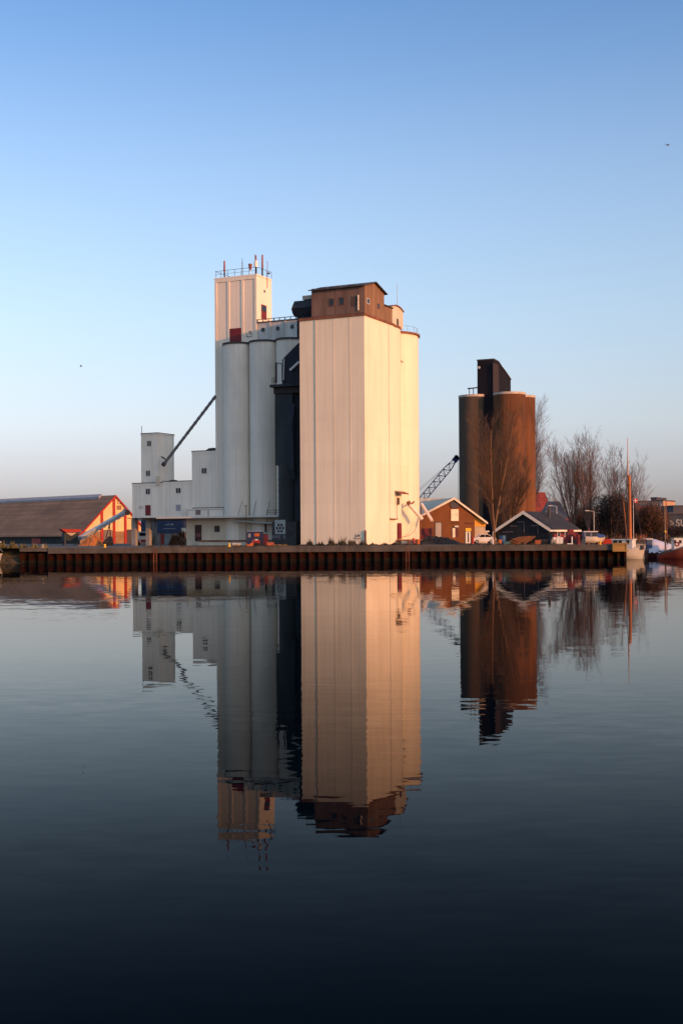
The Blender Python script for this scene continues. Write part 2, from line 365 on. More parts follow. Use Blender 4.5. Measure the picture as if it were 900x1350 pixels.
# sloping bank left of the sheet piling
b = MB(); rb = random.Random(77); nx, ny = 150, 14
rows = []
for j_ in range(ny+1):
    t_ = j_/ny
    rows.append([(XL+.4-i_*.5+rb.uniform(-.15, .15), QY-.2+3.6*t_+rb.uniform(-.12, .12), -.4+(GZ+.45)*t_**.8+rb.uniform(-.16, .16)*(1 if 0 < j_ < ny else 0)) for i_ in range(nx+1)])
for r_ in rows: b.v += r_
for j_ in range(ny):
    for i_ in range(nx):
        b.f.append((j_*(nx+1)+i_, j_*(nx+1)+i_+1, (j_+1)*(nx+1)+i_+1, (j_+1)*(nx+1)+i_)); b.sm.append(False)
tag(b.build('earth_bank', weed_mat), kind='structure')

qw = thing('quay_wall', 'rusty sheet piled quay wall with grey concrete coping along the water', 'quay wall', (0, QY, 0))
OFF[qw.name] = Vector((0, QY, 0))
p = MB(); x = XL; d0, d1 = QY+.05, QY+.5
prof = []
while x < XR:
    prof += [(x, d0), (x+.26, d0), (x+.44, d1), (x+1.03, d1), (x+1.21, d0)]; x += 1.23
prof.append((XR, d0)); prof += [(XR+.0, d0+.1)]
k = 0
yy = d0+.1
while yy < 240:
    prof += [(XR, yy+.3), (XR-.4, yy+.5), (XR-.4, yy+.95), (XR, yy+1.1)]; yy += 1.23
p.loft([[(q[0], q[1], .42) for q in prof], [(q[0], q[1], 1.3) for q in prof]], False, False, closed=False)
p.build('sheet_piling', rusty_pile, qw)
p = MB(); p.loft([[(q[0], q[1], -0.6) for q in prof], [(q[0], q[1], .42) for q in prof]], False, False, closed=False)
p.build('tide_band', mat('wet_weedy_pile', (.011, .0075, .005), .7, .6, (.6, 1.4, 2), 0, (.006, .008, .004), .7, bump=.03, bscale=3, spec=.1), qw)
cp = MB(); X0 = ground(64, QY).x
x = X0
while x < XR-.2:
    x1 = min(x+8.2, XR+.15)
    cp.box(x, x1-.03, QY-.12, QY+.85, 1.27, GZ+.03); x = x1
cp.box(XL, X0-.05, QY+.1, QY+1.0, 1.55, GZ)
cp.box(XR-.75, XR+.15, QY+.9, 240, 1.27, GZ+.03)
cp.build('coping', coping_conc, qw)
ld = MB()
for xx in (ground(537, QY).x, ground(205, QY).x):
    for s in (-.22, .22): ld.bar((xx+s, QY-.16, -.2), (xx+s, QY-.16, 1.9), .06, .05)
    for k in range(7): ld.bar((xx-.22, QY-.16, .0+k*.3), (xx+.22, QY-.16, .0+k*.3), .04, .04)
ld.build('ladder', rust_edge, qw)
# far basin wall on the right
fw = thing('basin_wall', 'low dark stone wall closing the basin behind the moored boats', 'quay wall', (XR, 240, 0)); OFF[fw.name] = Vector((XR, 240, 0))
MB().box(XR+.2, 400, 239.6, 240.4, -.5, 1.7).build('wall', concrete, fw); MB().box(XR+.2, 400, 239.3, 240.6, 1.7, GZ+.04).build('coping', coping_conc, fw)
# timber fender at the end of the quay
fx0, fx1 = ground(806.5, QY-.4).x, ground(825, QY-.4).x
t = thing('timber_fender', 'yellow planked timber fender box hung on the end of the quay', 'fender', ((fx0+fx1)/2, QY-.5, 1.2)); OFF[t.name] = Vector(((fx0+fx1)/2, QY-.5, 1.2))
MB().box(fx0+.15, fx1-.15, QY-.6, QY-.16, 1.25, 2.1).build('plank_face', wood_yellow, t)
m = MB(); m.box(fx0, fx1+.2, QY-.72, QY-.14, 2.1, 2.22); m.box(fx0, fx1+.2, QY-.72, QY-.14, 1.1, 1.24); m.box(fx0-.02, fx0+.14, QY-.68, QY-.15, 1.24, 2.1); m.box(fx1-.14, fx1+.03, QY-.68, QY-.15, 1.24, 2.1)
m.build('frame', wood_yellow, t)

# ------------------------------------------------------------------ generic details
def window_f(fr, parent, px0, px1, py0, py1, y, mullion=1, frame_m=None, name='window', proud=.05, glass=None):
    x0, z1 = fr.fx(px0, py0, y); x1, z0 = fr.fx(px1, py1, y)
    fm = frame_m or pale_frame
    t = min(.08, (x1-x0)*.12); a = MB()
    a.box(x0, x0+t, y-proud, y-.004, z0, z1); a.box(x1-t, x1, y-proud, y-.004, z0, z1)
    a.box(x0+t, x1-t, y-proud, y-.004, z0, z0+t); a.box(x0+t, x1-t, y-proud, y-.004, z1-t, z1)
    for k in range(mullion):
        xm = x0+(x1-x0)*(k+1)/(mullion+1); a.box(xm-t/2, xm+t/2, y-proud, y-.004, z0+t, z1-t)
    w = a.build(name, fm, parent)
    MB().box(x0+t*.8, x1-t*.8, y-proud*.55, y-.003, z0+t*.8, z1-t*.8).build('pane', glass or dark_glass, w)
    return w
def window_s(fr, parent, px0, px1, py0, py1, x, mullion=0, frame_m=None, name='window', proud=.05, glass=None):
    y0, z1 = fr.sy(px0, py0, x); y1, z0 = fr.sy(px1, py1, x)
    z1 = max(z1, fr.sy(px1, py0, x)[1]) if False else z1
    fm = frame_m or pale_frame
    t = min(.08, (y1-y0)*.12); a = MB()
    a.box(x+.004, x+proud, y0, y0+t, z0, z1); a.box(x+.004, x+proud, y1-t, y1, z0, z1)
    a.box(x+.004, x+proud, y0+t, y1-t, z0, z0+t); a.box(x+.004, x+proud, y0+t, y1-t, z1-t, z1)
    for k in range(mullion):
        ym = y0+(y1-y0)*(k+1)/(mullion+1); a.box(x+.004, x+proud, ym-t/2, ym+t/2, z0+t, z1-t)
    w = a.build(name, fm, parent)
    MB().box(x+.003, x+proud*.55, y0+t*.8, y1-t*.8, z0+t*.8, z1-t*.8).build('pane', glass or dark_glass, w)
    return w
def strokes(name, m, parent, lines, w, h):
    b = MB()
    for a, c in lines: b.bar(a, c, w, h)
    return b.build(name, m, parent)

# ------------------------------------------------------------------ main silo
TH = -26.0
M = Frame(ground(481.8, 186), TH)
ms = M.thing('grain_silo', 'tall white grain silo block with a brown timber house on its roof', 'silo')
W0 = M.fx(395.5, 560)[0]; ZT = M.fx(480.0, 412.5)[1]
MB().box(W0, 0, 0, 10.8, 0, ZT-.35).build('front_block', white_paint, ms)
yA, yB = 12.6, 19.5
def bulge(cx, cy, r, name):
    b = MB(); b.cyl(cx, cy, 0, ZT-.35, r, n=64); return b.build(name, white_paint, ms)
bulge(-5.15, yA, 5.0, 'round_bin'); bulge(-5.0, yB, 5.0, 'round_bin')
MB().box(W0, -5.2, 10.82, 24.4, 0, ZT-.4).build('rear_block', white_paint, ms)
rf = MB(); rf.box(W0-.12, .14, -.14, 10.9, ZT-.35, ZT); rf.cyl(-5.15, yA, ZT-.353, ZT-.003, 5.12, n=64)
rf.build('roof_slab', rust_edge, ms)
MB().cyl(-5.0, yB, ZT-.55, ZT-.25, 5.28, 5.28, n=64).build('roof_rim', rust_edge, ms)
MB().cyl(-5.0, yB, ZT-.25, ZT+.55, 5.2, 1.4, n=64).build('bin_roof', rust_edge, ms)
for i, (pp, w, mm) in enumerate(((416.3, .13, galv), (439.2, .06, white_paint), (460.6, .06, white_paint))):
    xx = M.fx(pp, 560)[0]
    if i == 0: MB().cyl(xx, -.06, .1, ZT-.4, .05, n=10).build('rain_pipe', mat('pale_zinc', (.42, .40, .37), .6, .15), ms)
    a = MB(); a.box(xx+.12, xx+.12+w, -.03 if i else -.014, -.002, 0, ZT-.36); a.build('wall_joint', mm if i else white_paint, ms)
for pp in (512.4,):
    yv = M.sy(pp, 560)[0]; a = MB(); a.box(.002, .02, yv, yv+.08, 0, ZT-.36); a.build('wall_joint', pipe_grey, ms)
for pp in (494.5, 503.5):
    yv = M.sy(pp, 560)[0]; a = MB(); a.box(.002, .01, yv, yv+.05, 0, ZT-.36); a.build('wall_joint', white_paint, ms)
# corner fender post, dark flue pipe on the round bin
a = MB(); a.box(-.06, .14, -.22, -.02, 0, M.fx(483.5, 699)[1]); a.build('corner_guard', rust_edge, ms)
yv = 16.1
a = MB(); a.tube((-1.25, yv, M.sy(531.5, 476, -1.2)[1]), (-1.25, yv, ZT-.2), .07, n=8); a.tube((-1.3, yv, M.sy(531.5, 476, -1.2)[1]), (-.8, yv, M.sy(531.5, 479, -1.2)[1]), .09, n=8)
a.build('drain_pipe', pipe_grey, ms)
# timber roof house
hx0 = M.fx(410.5, 400, .35)[0]; hx1 = -.3; hy0 = .35; hy1 = M.sy(506, 391, -.3)[0]
ze = M.fx(478, 376.5, .35)[1]; zr = ze+1.05; ym = (hy0+hy1)/2
h = MB(); h.extr([(hy0, ZT), (hy1, ZT), (hy1, ze), (ym, zr), (hy0, ze)], 'x', hx0, hx1)
house = h.build('roof_house', timber, ms)
MB().extr([(hy0+.02, ZT+.02), (hy1-.02, ZT+.02), (hy1-.02, ze), (ym, zr-.01), (hy0+.02, ze)], 'x', hx1+.003, hx1+.03).build('gable_boarding', timber_y, house)
r = MB()
for s, (ya, yb) in ((1, (hy0-.4, ym)), (2, (hy1+.4, ym))):
    sl = (zr-ze)/(ym-hy0); za = ze-.4*sl
    r.extr([(ya, za+.02), (yb, zr+.02), (yb, zr+.16), (ya, za+.16)], 'x', hx0-.35, hx1+.45)
for k in range(12):
    xx = hx0+(hx1-hx0)*(k+random.random()*.7)/12; r.box(xx, xx+.5, hy0-.42, hy0-.1, ze-.12+.02, ze+.12+random.uniform(0, .12))
r.build('roof', trim_dark, house)
window_f(M, house, 433.0, 440.7, 393.5, 403.5, hy0, 0, rust_edge)
window_f(M, house, 446.4, 454, 392, 402.5, hy0, 0, rust_edge)
x0, z1 = M.fx(463, 391, hy0); x1, z0 = M.fx(470, 403.5, hy0)
MB().box(x0, x1, hy0-.04, hy0-.003, z0, z1).build('shutter', mat('weathered_grey_shutter', (.11, .075, .065), .9, .3, lines=(0, .2, .6)), house)
MB().tube((M.fx(472.3, 390, hy0)[0], hy0-.1, M.fx(472.3, 389, hy0)[1]), (M.fx(472.3, 390, hy0)[0], hy0-.1, M.fx(472.3, 409, hy0)[1]), .1, n=8).build('vent_pipe', barge_white, house)
window_s(M, house, 483, 487, 392.5, 401.5, hx1+.03, 0, pale_frame)
window_s(M, house, 497, 500, 399.5, 408, hx1+.03, 0, rust_edge)
a = MB(); a.bar((hx1+.06, hy0+.1, ZT), (hx1+.06, hy0+.1, ze), .1, .1); a.bar((hx1+.03, hy0-.02, ZT+.1), (hx0, hy0-.04, ZT+.1), .1, .14); a.build('corner_board', trim_dark, house)
# lower timber link and arched penthouse
ly1 = M.sy(517, 404, -.4)[0]; zl = M.sy(512, 405, -.4)[1]
MB().box(-4.2, -.42, hy1+.01, ly1, ZT+.002, zl).build('link_house', timber_y, ms)
MB().box(-4.4, -.2, hy1+.02, ly1+.1, zl+.002, zl+.14).build('link_roof', trim_dark, ms)
py0, py1 = ly1+.12, M.sy(531, 405, -.8)[0]; zw = M.sy(531, 412, -.8)[1]; zt = M.sy(522, 403.5, -.8)[1]
arc = [(py0+(py1-py0)*i/14, zw+(zt-zw)*math.sin(math.pi*i/14)**.7) for i in range(15)]
pen = MB().extr([(py0, ZT)]+arc+[(py1, ZT)], 'x', -4.6, -.8).build('penthouse', cream_wall, ms)
a = MB()
out = [(py0+(py1-py0)*i/14+(.16*math.cos(math.pi*(1-i/14))), .13*math.sin(math.pi*i/14)+.03+zw+(zt-zw)*math.sin(math.pi*i/14)**.7) for i in range(15)]
a.extr(arc+out[::-1], 'x', -4.8, -.62); a.build('arched_roof', rust_edge, pen)
ya, za = M.sy(522.6, 420, -.8); yb, _ = M.sy(524.6, 420, -.8)
MB().box(-.797, -.74, ya, yb, ZT+.05, za).build('door', trim_dark, pen)
pz = M.sy(523.2, 373, -1.5); MB().tube((-1.5, pz[0], zt-.1), (-1.5, pz[0], pz[1]), .045, .03, n=6).build('aerial', galv, ms)
a = MB()
for k in range(6):
    yv = 14+k*1.7; xx = -5+4.9*math.sqrt(max(0, 1-((yv-yB)/4.9)**2)) if yv > 15 else -.6
    a.tube((xx, yv, ZT-.2), (xx, yv, ZT+.75), .03, n=5)
    if k: a.tube(prev, (xx, yv, ZT+.72), .025, n=5)
    prev = (xx, yv, ZT+.72)
a.build('roof_railing', galv, ms)
# dark hexagonal conveyor head at the left end of the roof house
hxc, hz = M.fx(398, 407, 2.2); rr = 1.5
hexp = [(2.6+rr*math.cos(math.radians(60*k)), hz+1.35*math.sin(math.radians(60*k))) for k in range(6)]
hex_thing = M.thing('roof_conveyor', 'dark hexagonal conveyor hood sticking out left of the brown roof house', 'conveyor', hxc, 2.6, hz-1.5)
x00 = M.fx(385.6, 407, 2.2)[0]
a = MB(); a.extr(hexp, 'x', x00+.5, hx0-.02)
inner = [(2.6+(p[0]-2.6)*.55, hz+(p[1]-hz)*.55) for p in hexp]
a.loft([[(x00, p[0], p[1]) for p in inner], [(x00+.5, p[0], p[1]) for p in hexp]], True, False)
a.build('hood', black_steel, hex_thing)
a = MB(); a.box(x00+1.0, hx0-.02, 1.7, 3.5, ZT-2.6, hz-1.28); a.build('support', black_steel, hex_thing)
a = MB(); a.box(x00+1.8, hx0-.05, 2.0, 3.2, hz+1.32, hz+1.9); a.build('motor_box', pale_rim, hex_thing)
# right side: dock, door, small canopies, chute
yv0, z1 = M.sy(524.3, 689.5); yv1, z0 = M.sy(528.8, 710.5)
MB().box(.003, .07, yv0, yv1, z0, z1).build('door', red_door, ms)
xs = 0.25
a = MB(); y0, zz = M.sy(523.5, 711.3, .3); y1, _ = M.sy(551, 711, .3); a.box(.06, 2.2, y0, y1, zz-.22, zz)
for k in range(5): yv = y0+.3+(y1-y0-.6)*k/4; a.box(1.9, 2.1, yv-.1, yv+.1, 0, zz-.22)
a.build('loading_platform', rust_edge, ms)
a = MB(); y0, zz = M.sy(522.2, 647, .3); y1, z2 = M.sy(534, 650, .3)
a.extr([(.004, zz), (.9, zz-.35), (.9, zz-.5), (.004, zz-.15)], 'y', y0, y1); a.build('rain_hood', rust_edge, ms)
y0, zz = M.sy(514, 684, .05); y1, _ = M.sy(522.2, 684, .05)
MB().box(.004, .35, y0, y1, zz-.1, zz+.06).build('ledge', rust_edge, ms)
a = MB(); yv = M.sy(522.6, 660)[0]; a.box(.003, .06, yv, yv+.07, M.sy(522.6, 684)[1], M.sy(522.6, 650)[1]); a.build('conduit', pipe_grey, ms)
window_s(M, ms, 524, 526, 656, 665.5, .0, 0, rust_edge)
def pm(px, py, x): y, z = M.sy(px, py, x); return (x, y, z)
ch = M.thing('grain_chute', 'cream grain pipe sloping down off the silo wall above the platform', 'chute', .5, M.sy(540, 664, .5)[0], M.sy(540, 664, .5)[1])
MB().tube(pm(539.5, 665.5, .5), pm(556, 684.5, 2.0), .3, n=12).build('pipe', barge_white, ch)
MB().tube(pm(537.8, 661.5, .1), pm(540.5, 667.5, .5), .34, .3, n=10).tube(pm(540, 666, .4), pm(545.5, 661.5, .4), .14, n=8).build('inlet', rust_edge, ch)
a = MB(); pts = [(.9+.0*k, *M.sy(552-12*math.sin(k/6*1.3)*(k/6), 684+25*k/6, .5)) for k in range(7)]
a.path([pm(551, 686, .9), pm(549, 694, .7), pm(545, 701, .4), pm(539, 706, .2), pm(531, 708, .15)], .04); a.build('hose', pipe_grey, ch)
ch2 = thing('grain_chute', 'pale grain pipe standing free just right of the silo edge', 'chute', at(555, 664, 200)); OFF[ch2.name] = at(555, 664, 200)
a = MB(); a.tube(at(555.5, 664.5, 207), at(569, 686, 201), .24, n=10); a.build('pipe', barge_white, ch2)
MB().tube(at(569, 686, 201), ground(569, 201), .07, n=6).build('leg', rust_edge, ch2); MB().tube(at(555, 683, 203), at(571, 675, 203), .06, n=6).build('brace', rust_edge, ch2); MB().tube(at(555.5, 664.5, 207), ground(553, 207), .1, n=6).build('leg', rust_edge, ch2)
# graffiti scribble on the front
def sf(px, py, y=-.02): x, z = M.fx(px, py, y); return Vector((x, y, z))
strokes('graffiti', scrawl, ms, [(sf(468.5, 704), sf(469.5, 708)), (sf(469.5, 708), sf(472, 705)), (sf(471, 706), sf(473.5, 707)), (sf(474, 704.5), sf(473, 707.5)), (sf(468, 709.5), sf(470, 710.5)), (sf(470.5, 711), sf(475, 709)), (sf(466, 709), sf(467.5, 710))], .05, .09)

# ------------------------------------------------------------------ left complex: elevator tower
T = Frame(ground(340.5, 206.5), TH)
et = T.thing('elevator_tower', 'tall ribbed elevator tower with red roof aerials and railing on top', 'tower')
TW = T.fx(284, 500)[0]; TD = T.sy(358.0, 400)[0]; TZ = T.fx(338.5, 361)[1]
MB().box(TW, 0, 0, TD, 0, TZ-.25).build('shaft', tower_paint, et)
a = MB(); a.box(TW-.08, .08, -.1, TD+.05, TZ-.25, TZ); a.build('parapet', tower_paint, et)
zb = T.fx(310, 452)[1]
a = MB()
for f0 in (0, .333, .667, 1):
    xx = TW+(0-TW)*f0
    xx = min(max(xx, TW+.22), -.2); a.box(xx-.2, xx+.2, -.10, -.002, 0, TZ-.26)
a.box(TW+.43, -.41, -.097, -.002, TZ-.75, TZ-.26); a.build('pilaster', tower_paint, et)
x0, z1 = T.fx(303.3, 433.5, -.05); x1, z0 = T.fx(318, 452.5, -.05)
MB().box(x0, x1, -.13, -.004, z0, z1).build('hatch', red_door, et)
y0, z1 = T.sy(344.3, 401); y1, z0 = T.sy(351, 422)
a = MB(); a.box(.004, .07, y0, y1, z0, z1); dr = a.build('door', red_door, et)
MB().box(.072, .1, y0+.15, y1-.15, z0+1.3, z1-.2).build('pane', dark_glass, dr)
window_s(T, et, 347.2, 349.8, 381.5, 386.5, 0, 0)
# emblem: small crowned square outline
def tf(px, py, y=-.02): x, z = T.fx(px, py, y); return Vector((x, y, z))
strokes('emblem', scrawl, et, [(tf(325.3, 438.5), tf(325.3, 444)), (tf(325.3, 444), tf(331.5, 444)), (tf(331.5, 444), tf(331.8, 438.2)), (tf(327.8, 437), tf(331.8, 436.6)), (tf(328.5, 438.5), tf(330.5, 438.3)), (tf(328.5, 438.5), tf(328.5, 441)), (tf(330.5, 438.4), tf(330.5, 441)), (tf(326, 443.5), tf(328, 444.5))], .04, .08)
a = MB()
for (px, side) in ((284.5, 'f'), (291, 'f'), (300, 'f'), (309, 'f'), (318, 'f'), (328, 'f'), (338, 'f')):
    xx = T.fx(px, 365)[0]; a.tube((xx, .1, TZ), (xx, .1, TZ+1.15), .035, n=5)
a.tube((TW+.05, .1, TZ+1.15), (0, .1, TZ+1.15), .035, n=5); a.tube((TW+.05, .1, TZ+.6), (0, .1, TZ+.6), .025, n=5)
a.tube((0, .1, TZ+1.15), (0, TD, TZ+1.15), .035, n=5)
for k in range(1, 4): a.tube((0, TD*k/3, TZ), (0, TD*k/3, TZ+1.15), .035, n=5)
a.tube((TW+.05, .1, TZ+1.15), (TW+.05, TD, TZ+1.15), .035, n=5); a.tube((TW+.05, TD, TZ), (TW+.05, TD, TZ+1.15), .035, n=5)
a.build('railing', antenna_dark, et)
a = MB(); xx = TW-.05
for k in range(8): a.tube((xx-.25, 1.0, T.fx(281, 482)[1]+.0-k*.35), (xx-.0, 1.0, T.fx(281, 482)[1]-k*.35), .03, n=4)
a.bar((xx-.25, 1, T.fx(281, 482)[1]), (xx-.25, 1, T.fx(281, 482)[1]-2.8), .05, .05); a.build('rung_ladder', galv, et)
# aerials on the roof
def aerial(px, pybot, pytop, y, kind, label):
    xx = T.fx(px, pybot, y)[0]; zt_ = T.fx(px, pytop, y)[1]
    e = T.thing('antenna', label, 'antenna', xx, y, TZ, group='aerials on the elevator tower roof')
    hgt = zt_-TZ
    if kind == 'panel':
        MB().tube((xx, y, TZ), (xx, y, TZ+hgt*.55), .12, n=8).build('mast', antenna_dark, e)
        MB().tube((xx, y, TZ+hgt*.38), (xx, y, zt_), .17, .14, n=8).build('aerial_tube', antenna_red, e)
    elif kind == 'lattice':
        b_ = MB()
        for s in ((-.2, -.1), (.2, -.1), (0, .2)): b_.tube((xx+s[0], y+s[1], TZ), (xx+s[0]*.2, y+s[1]*.2, TZ+hgt*.8), .03, n=4)
        for k in range(6):
            f0 = 1-k/6*.8; b_.bar((xx-.2*f0, y, TZ+hgt*.8*k/6), (xx+.2*f0, y, TZ+hgt*.8*(k+1)/6), .03, .03)
        b_.build('mast', galv, e); MB().tube((xx, y, TZ+hgt*.7), (xx, y, zt_), .035, n=5).build('rod', antenna_dark, e)
    elif kind == 'drum':
        MB().tube((xx, y, TZ), (xx, y, zt_), .05, n=6).build('mast', antenna_white, e)
        MB().cyl(xx, y, zt_-.95, zt_, .2, .34, n=12).build('horn', antenna_red, e)
    elif kind == 'white':
        MB().tube((xx, y, TZ), (xx, y, TZ+hgt*.5), .16, n=8).build('mast', antenna_dark, e)
        MB().cyl(xx, y, TZ+hgt*.42, TZ+hgt*.72, .32, n=12).build('radome', antenna_white, e)
        MB().tube((xx, y, TZ+hgt*.72), (xx, y, zt_), .12, .1, n=8).tube((xx-.18, y, TZ+hgt*.8), (xx-.18, y, zt_+.2), .04, n=5).build('aerial_tube', antenna_red, e)
    else:
        MB().tube((xx, y, TZ-1.8), (xx, y, zt_), .06, .045, n=6).build('rod', antenna_red, e)
        MB().box(xx+.08, xx+.42, y-.1, y+.1, TZ+.5, TZ+.75).build('bracket', antenna_dark, e)
aerial(296, 364, 344, .6, 'panel', 'thick red whip aerial nearest the left corner of the tower roof')
aerial(319.5, 361, 340, .8, 'lattice', 'thin grey lattice aerial at the middle of the tower roof')
aerial(330, 361, 348, .7, 'drum', 'short horn shaped red aerial on a white post on the tower roof')
aerial(337.5, 361, 336.5, 1.2, 'white', 'aerial with a white drum below a red tube on the tower roof')
aerial(346, 362, 336, 2.2, 'panel', 'tall plain red tube aerial over the sunlit side of the tower')
aerial(352.5, 364, 344, 3.2, 'rod', 'thin red rod aerial at the right edge of the tower roof')

# ------------------------------------------------------------------ three silo cylinders and the gallery over them
zc = T.fx(314, 452, -2.4)[1]; rc = 2.42
xc1 = T.fx(314.0, 560, 0)[0]; step = 4.92
def cyl_thing(i, label):
    e = T.thing('concrete_cylinder', label, 'silo', xc1+step*i, 0.1, 0, group='white silo cylinders below the gallery')
    return e
lab = ['shaded white silo cylinder standing against the ribbed tower', 'middle white silo cylinder, between two others under the gallery', 'white silo cylinder mostly hidden behind the dark steel bin']
c0 = cyl_thing(0, lab[0])
MB().cyl(xc1, .1, 0, zc, rc, n=64).build('shell', grey_paint, c0)
MB().cyl(xc1, .1, zc-.02, zc+.28, rc+.14, rc+.14, n=64).build('rim', trim_dark, c0)
a = MB(); a.box(xc1+step/2-.06, xc1+step/2+.06, -.25, -.15, 0, zc); a.build('joint_strip', pipe_grey, c0)
for i in (1, 2):
    c = copy_tree(c0); c.location = T.w(xc1+step*i, .1); c['label'] = lab[i]
ga = T.thing('conveyor_gallery', 'grimy conveyor gallery with round windows on top of the white cylinders', 'gallery', .1, 1, zc)
gz0 = T.fx(341, 450.5)[1]; gz1 = T.fx(341, 425.5)[1]; gx1 = T.fx(396.5, 430)[0]
MB().box(.06, gx1+3, .05, 3.6, gz0, gz1).build('wall', mould_paint, ga)
a = MB()
for px in (355.5, 375.8): xx = T.fx(px, 437)[0]; a.box(xx-.2, xx+.2, -.08, .047, gz0, gz1-.02)
a.box(.07, gx1+3, -.1, .046, gz0-.35, gz0-.01); a.build('pilaster', mould_paint, ga)
a = MB()
a.box(.06, gx1+3, -.12, 3.7, gz1, gz1+.12)
for k in range(9): xx = .1+(gx1)*k/8; a.box(xx, xx+.12, -.1, .02, gz1+.12, gz1+.55)
a.box(.06, gx1, -.08, -.02, gz1+.45, gz1+.55); a.build('roof_edge', trim_dark, ga)
for px, py in ((347, 434.8), (366.3, 433), (385.3, 430.6)):
    xx, zz = T.fx(px, py, .05)
    w = MB().cyl(0, 0, 0, .05, .40, n=20).xf(Matrix.Translation((xx, .046, zz)) @ Matrix.Rotation(math.radians(90), 4, 'X')).build('round_window', pale_frame, ga)
    MB().cyl(0, 0, .052, .06, .36, n=20).xf(Matrix.Translation((xx, .046, zz)) @ Matrix.Rotation(math.radians(90), 4, 'X')).build('pane', dark_glass, w)

# ------------------------------------------------------------------ annexes
zcan = T.fx(215, 683.5, -2.6)[1]
def block(name, label, cat, px0, px1, pytop, y0, y1, z0, mm, cornice=True):
    x0 = T.fx(px0, 640, y0)[0]; x1 = T.fx(px1, 640, y0)[0]; z1 = T.fx((px0+px1)/2, pytop, y0)[1]
    e = T.thing(name, label, cat, x0, y0, 0)
    MB().box(x0, x1, y0, y1, z0, z1-.12).build('wall', mm, e)
    a = MB(); a.box(x0-.06, x1+.06, y0-.08, y1+.06, z1-.12, z1); a.build('roof_edge', trim_dark, e)
    a = MB(); a.box(x0, x1, y0-.05, y0-.002, z1-.5, z1-.13); a.build('cornice', mm, e)
    return e, x0, x1, z1
an1, ax0, ax1, az1 = block('annex_block', 'pale annex with one window pressed against the left side of the tower', 'building', 253.2, 285.5, 593.7, .12, 6, 0, grey_paint)
window_f(T, an1, 265.8, 273, 616.8, 624.5, .12, 1)
an2, bx0, bx1, bz1 = block('annex_block', 'low pale annex between the small tower and the taller annex', 'building', 214.3, 253.0, 633.8, .16, 7, zcan, grey_paint)
window_f(T, an2, 231.8, 238.8, 643, 650.5, .16, 1)
window_f(T, an2, 231.8, 238.8, 665, 673.8, .16, 0, pale_frame, 'louvre', .05, ridge_grey)
an3, cx0, cx1, cz1 = block('annex_block', 'leftmost pale annex standing on columns, carrying the small tower', 'building', 174.5, 214.2, 636.2, .1, 7, zcan, grey_paint)
window_f(T, an3, 192.2, 198.5, 644, 652, .1, 1)
x0, z1 = T.fx(192, 666, .1); x1, z0 = T.fx(198.8, 679.5, .1)
d = MB().box(x0, x1, .03, .097, z0, z1).build('door', red_door, an3)
strokes('mark', pipe_grey, an3, [(tf(185, 667), tf(186, 668)), (tf(183.3, 670), tf(184.6, 669)), (tf(186.8, 669.2), tf(188, 670))], .04, .12)
for pxc in (177.5, 196):
    xx = T.fx(pxc, 700, -2.2)[0]; ww = .42 if pxc < 180 else .36
    MB().box(xx-ww, xx+ww, -2.5, -1.8, 0, zcan).build('column', concrete, an3)
MB().box(cx0, cx0+.6, 6, 6.6, 0, zcan).box(bx1-.6, bx1, 6, 6.6, 0, zcan).box(cx0, bx1, .2, 6.9, zcan-.25, zcan-.01).build('undercroft_frame', concrete, an3)
MB().box(T.fx(206, 630, -.2)[0], T.fx(209.5, 630, -.2)[0], -.25, .03, T.fx(207, 639.5, 0)[1], T.fx(207, 628, 0)[1]).build('rain_hopper', cream_wall, an3)
# small tower
st = T.thing('small_tower', 'small pale tower with two windows above the left annex', 'tower', T.fx(208, 600, .6)[0], .6, cz1)
sx0 = T.fx(186.2, 600, .6)[0]; sx1 = T.fx(208.3, 600, .6)[0]; sy1 = T.sy(229.6, 600, sx1)[0]; sz1 = T.fx(208.3, 570, .6)[1]
MB().box(sx0, sx1, .6, sy1, cz1-.3, sz1-.3).build('wall', grey_paint, st)
MB().box(sx0-.08, sx1+.08, .52, sy1+.06, sz1-.3, sz1-.12).build('cornice', grey_paint, st)
MB().box(sx0+.02, sx1+.1, .5, sy1+.08, sz1-.12, sz1).build('roof_edge', trim_dark, st)
window_f(T, st, 194, 200, 581, 588.5, .6, 1); window_f(T, st, 192.5, 198.6, 620, 627.8, .6, 1)
MB().tube((sx0+.1, .7, sz1), (sx0+.1, .7, T.fx(186, 561)[1]), .05, n=6).build('aerial', antenna_dark, st)
# rooftop bits
e = T.thing('roof_hatch', 'dark hatch on the flat roof beside the small tower', 'hatch', T.fx(228, 632, 3)[0], 3, bz1)
x0 = T.fx(224.5, 632, 3)[0]; x1 = T.fx(232, 632, 3)[0]; MB().extr([(x0, bz1), (x1, bz1), (x1-.15, bz1+.3), (x0+.1, bz1+.22)], 'y', 2.5, 3.6).build('lid', trim_dark, e)
e = T.thing('roof_vent', 'dark humped vent on the annex roof beside the tower', 'vent', T.fx(279, 592, 1.5)[0], 1.5, az1)
x0 = T.fx(273, 592, 1.5)[0]; x1 = T.fx(284, 592, 1.5)[0]; MB().extr([(x0, az1), (x1, az1), (x1-.1, az1+.45), (x0+.7, az1+.38)], 'y', .9, 2.2).build('hood', trim_dark, e)
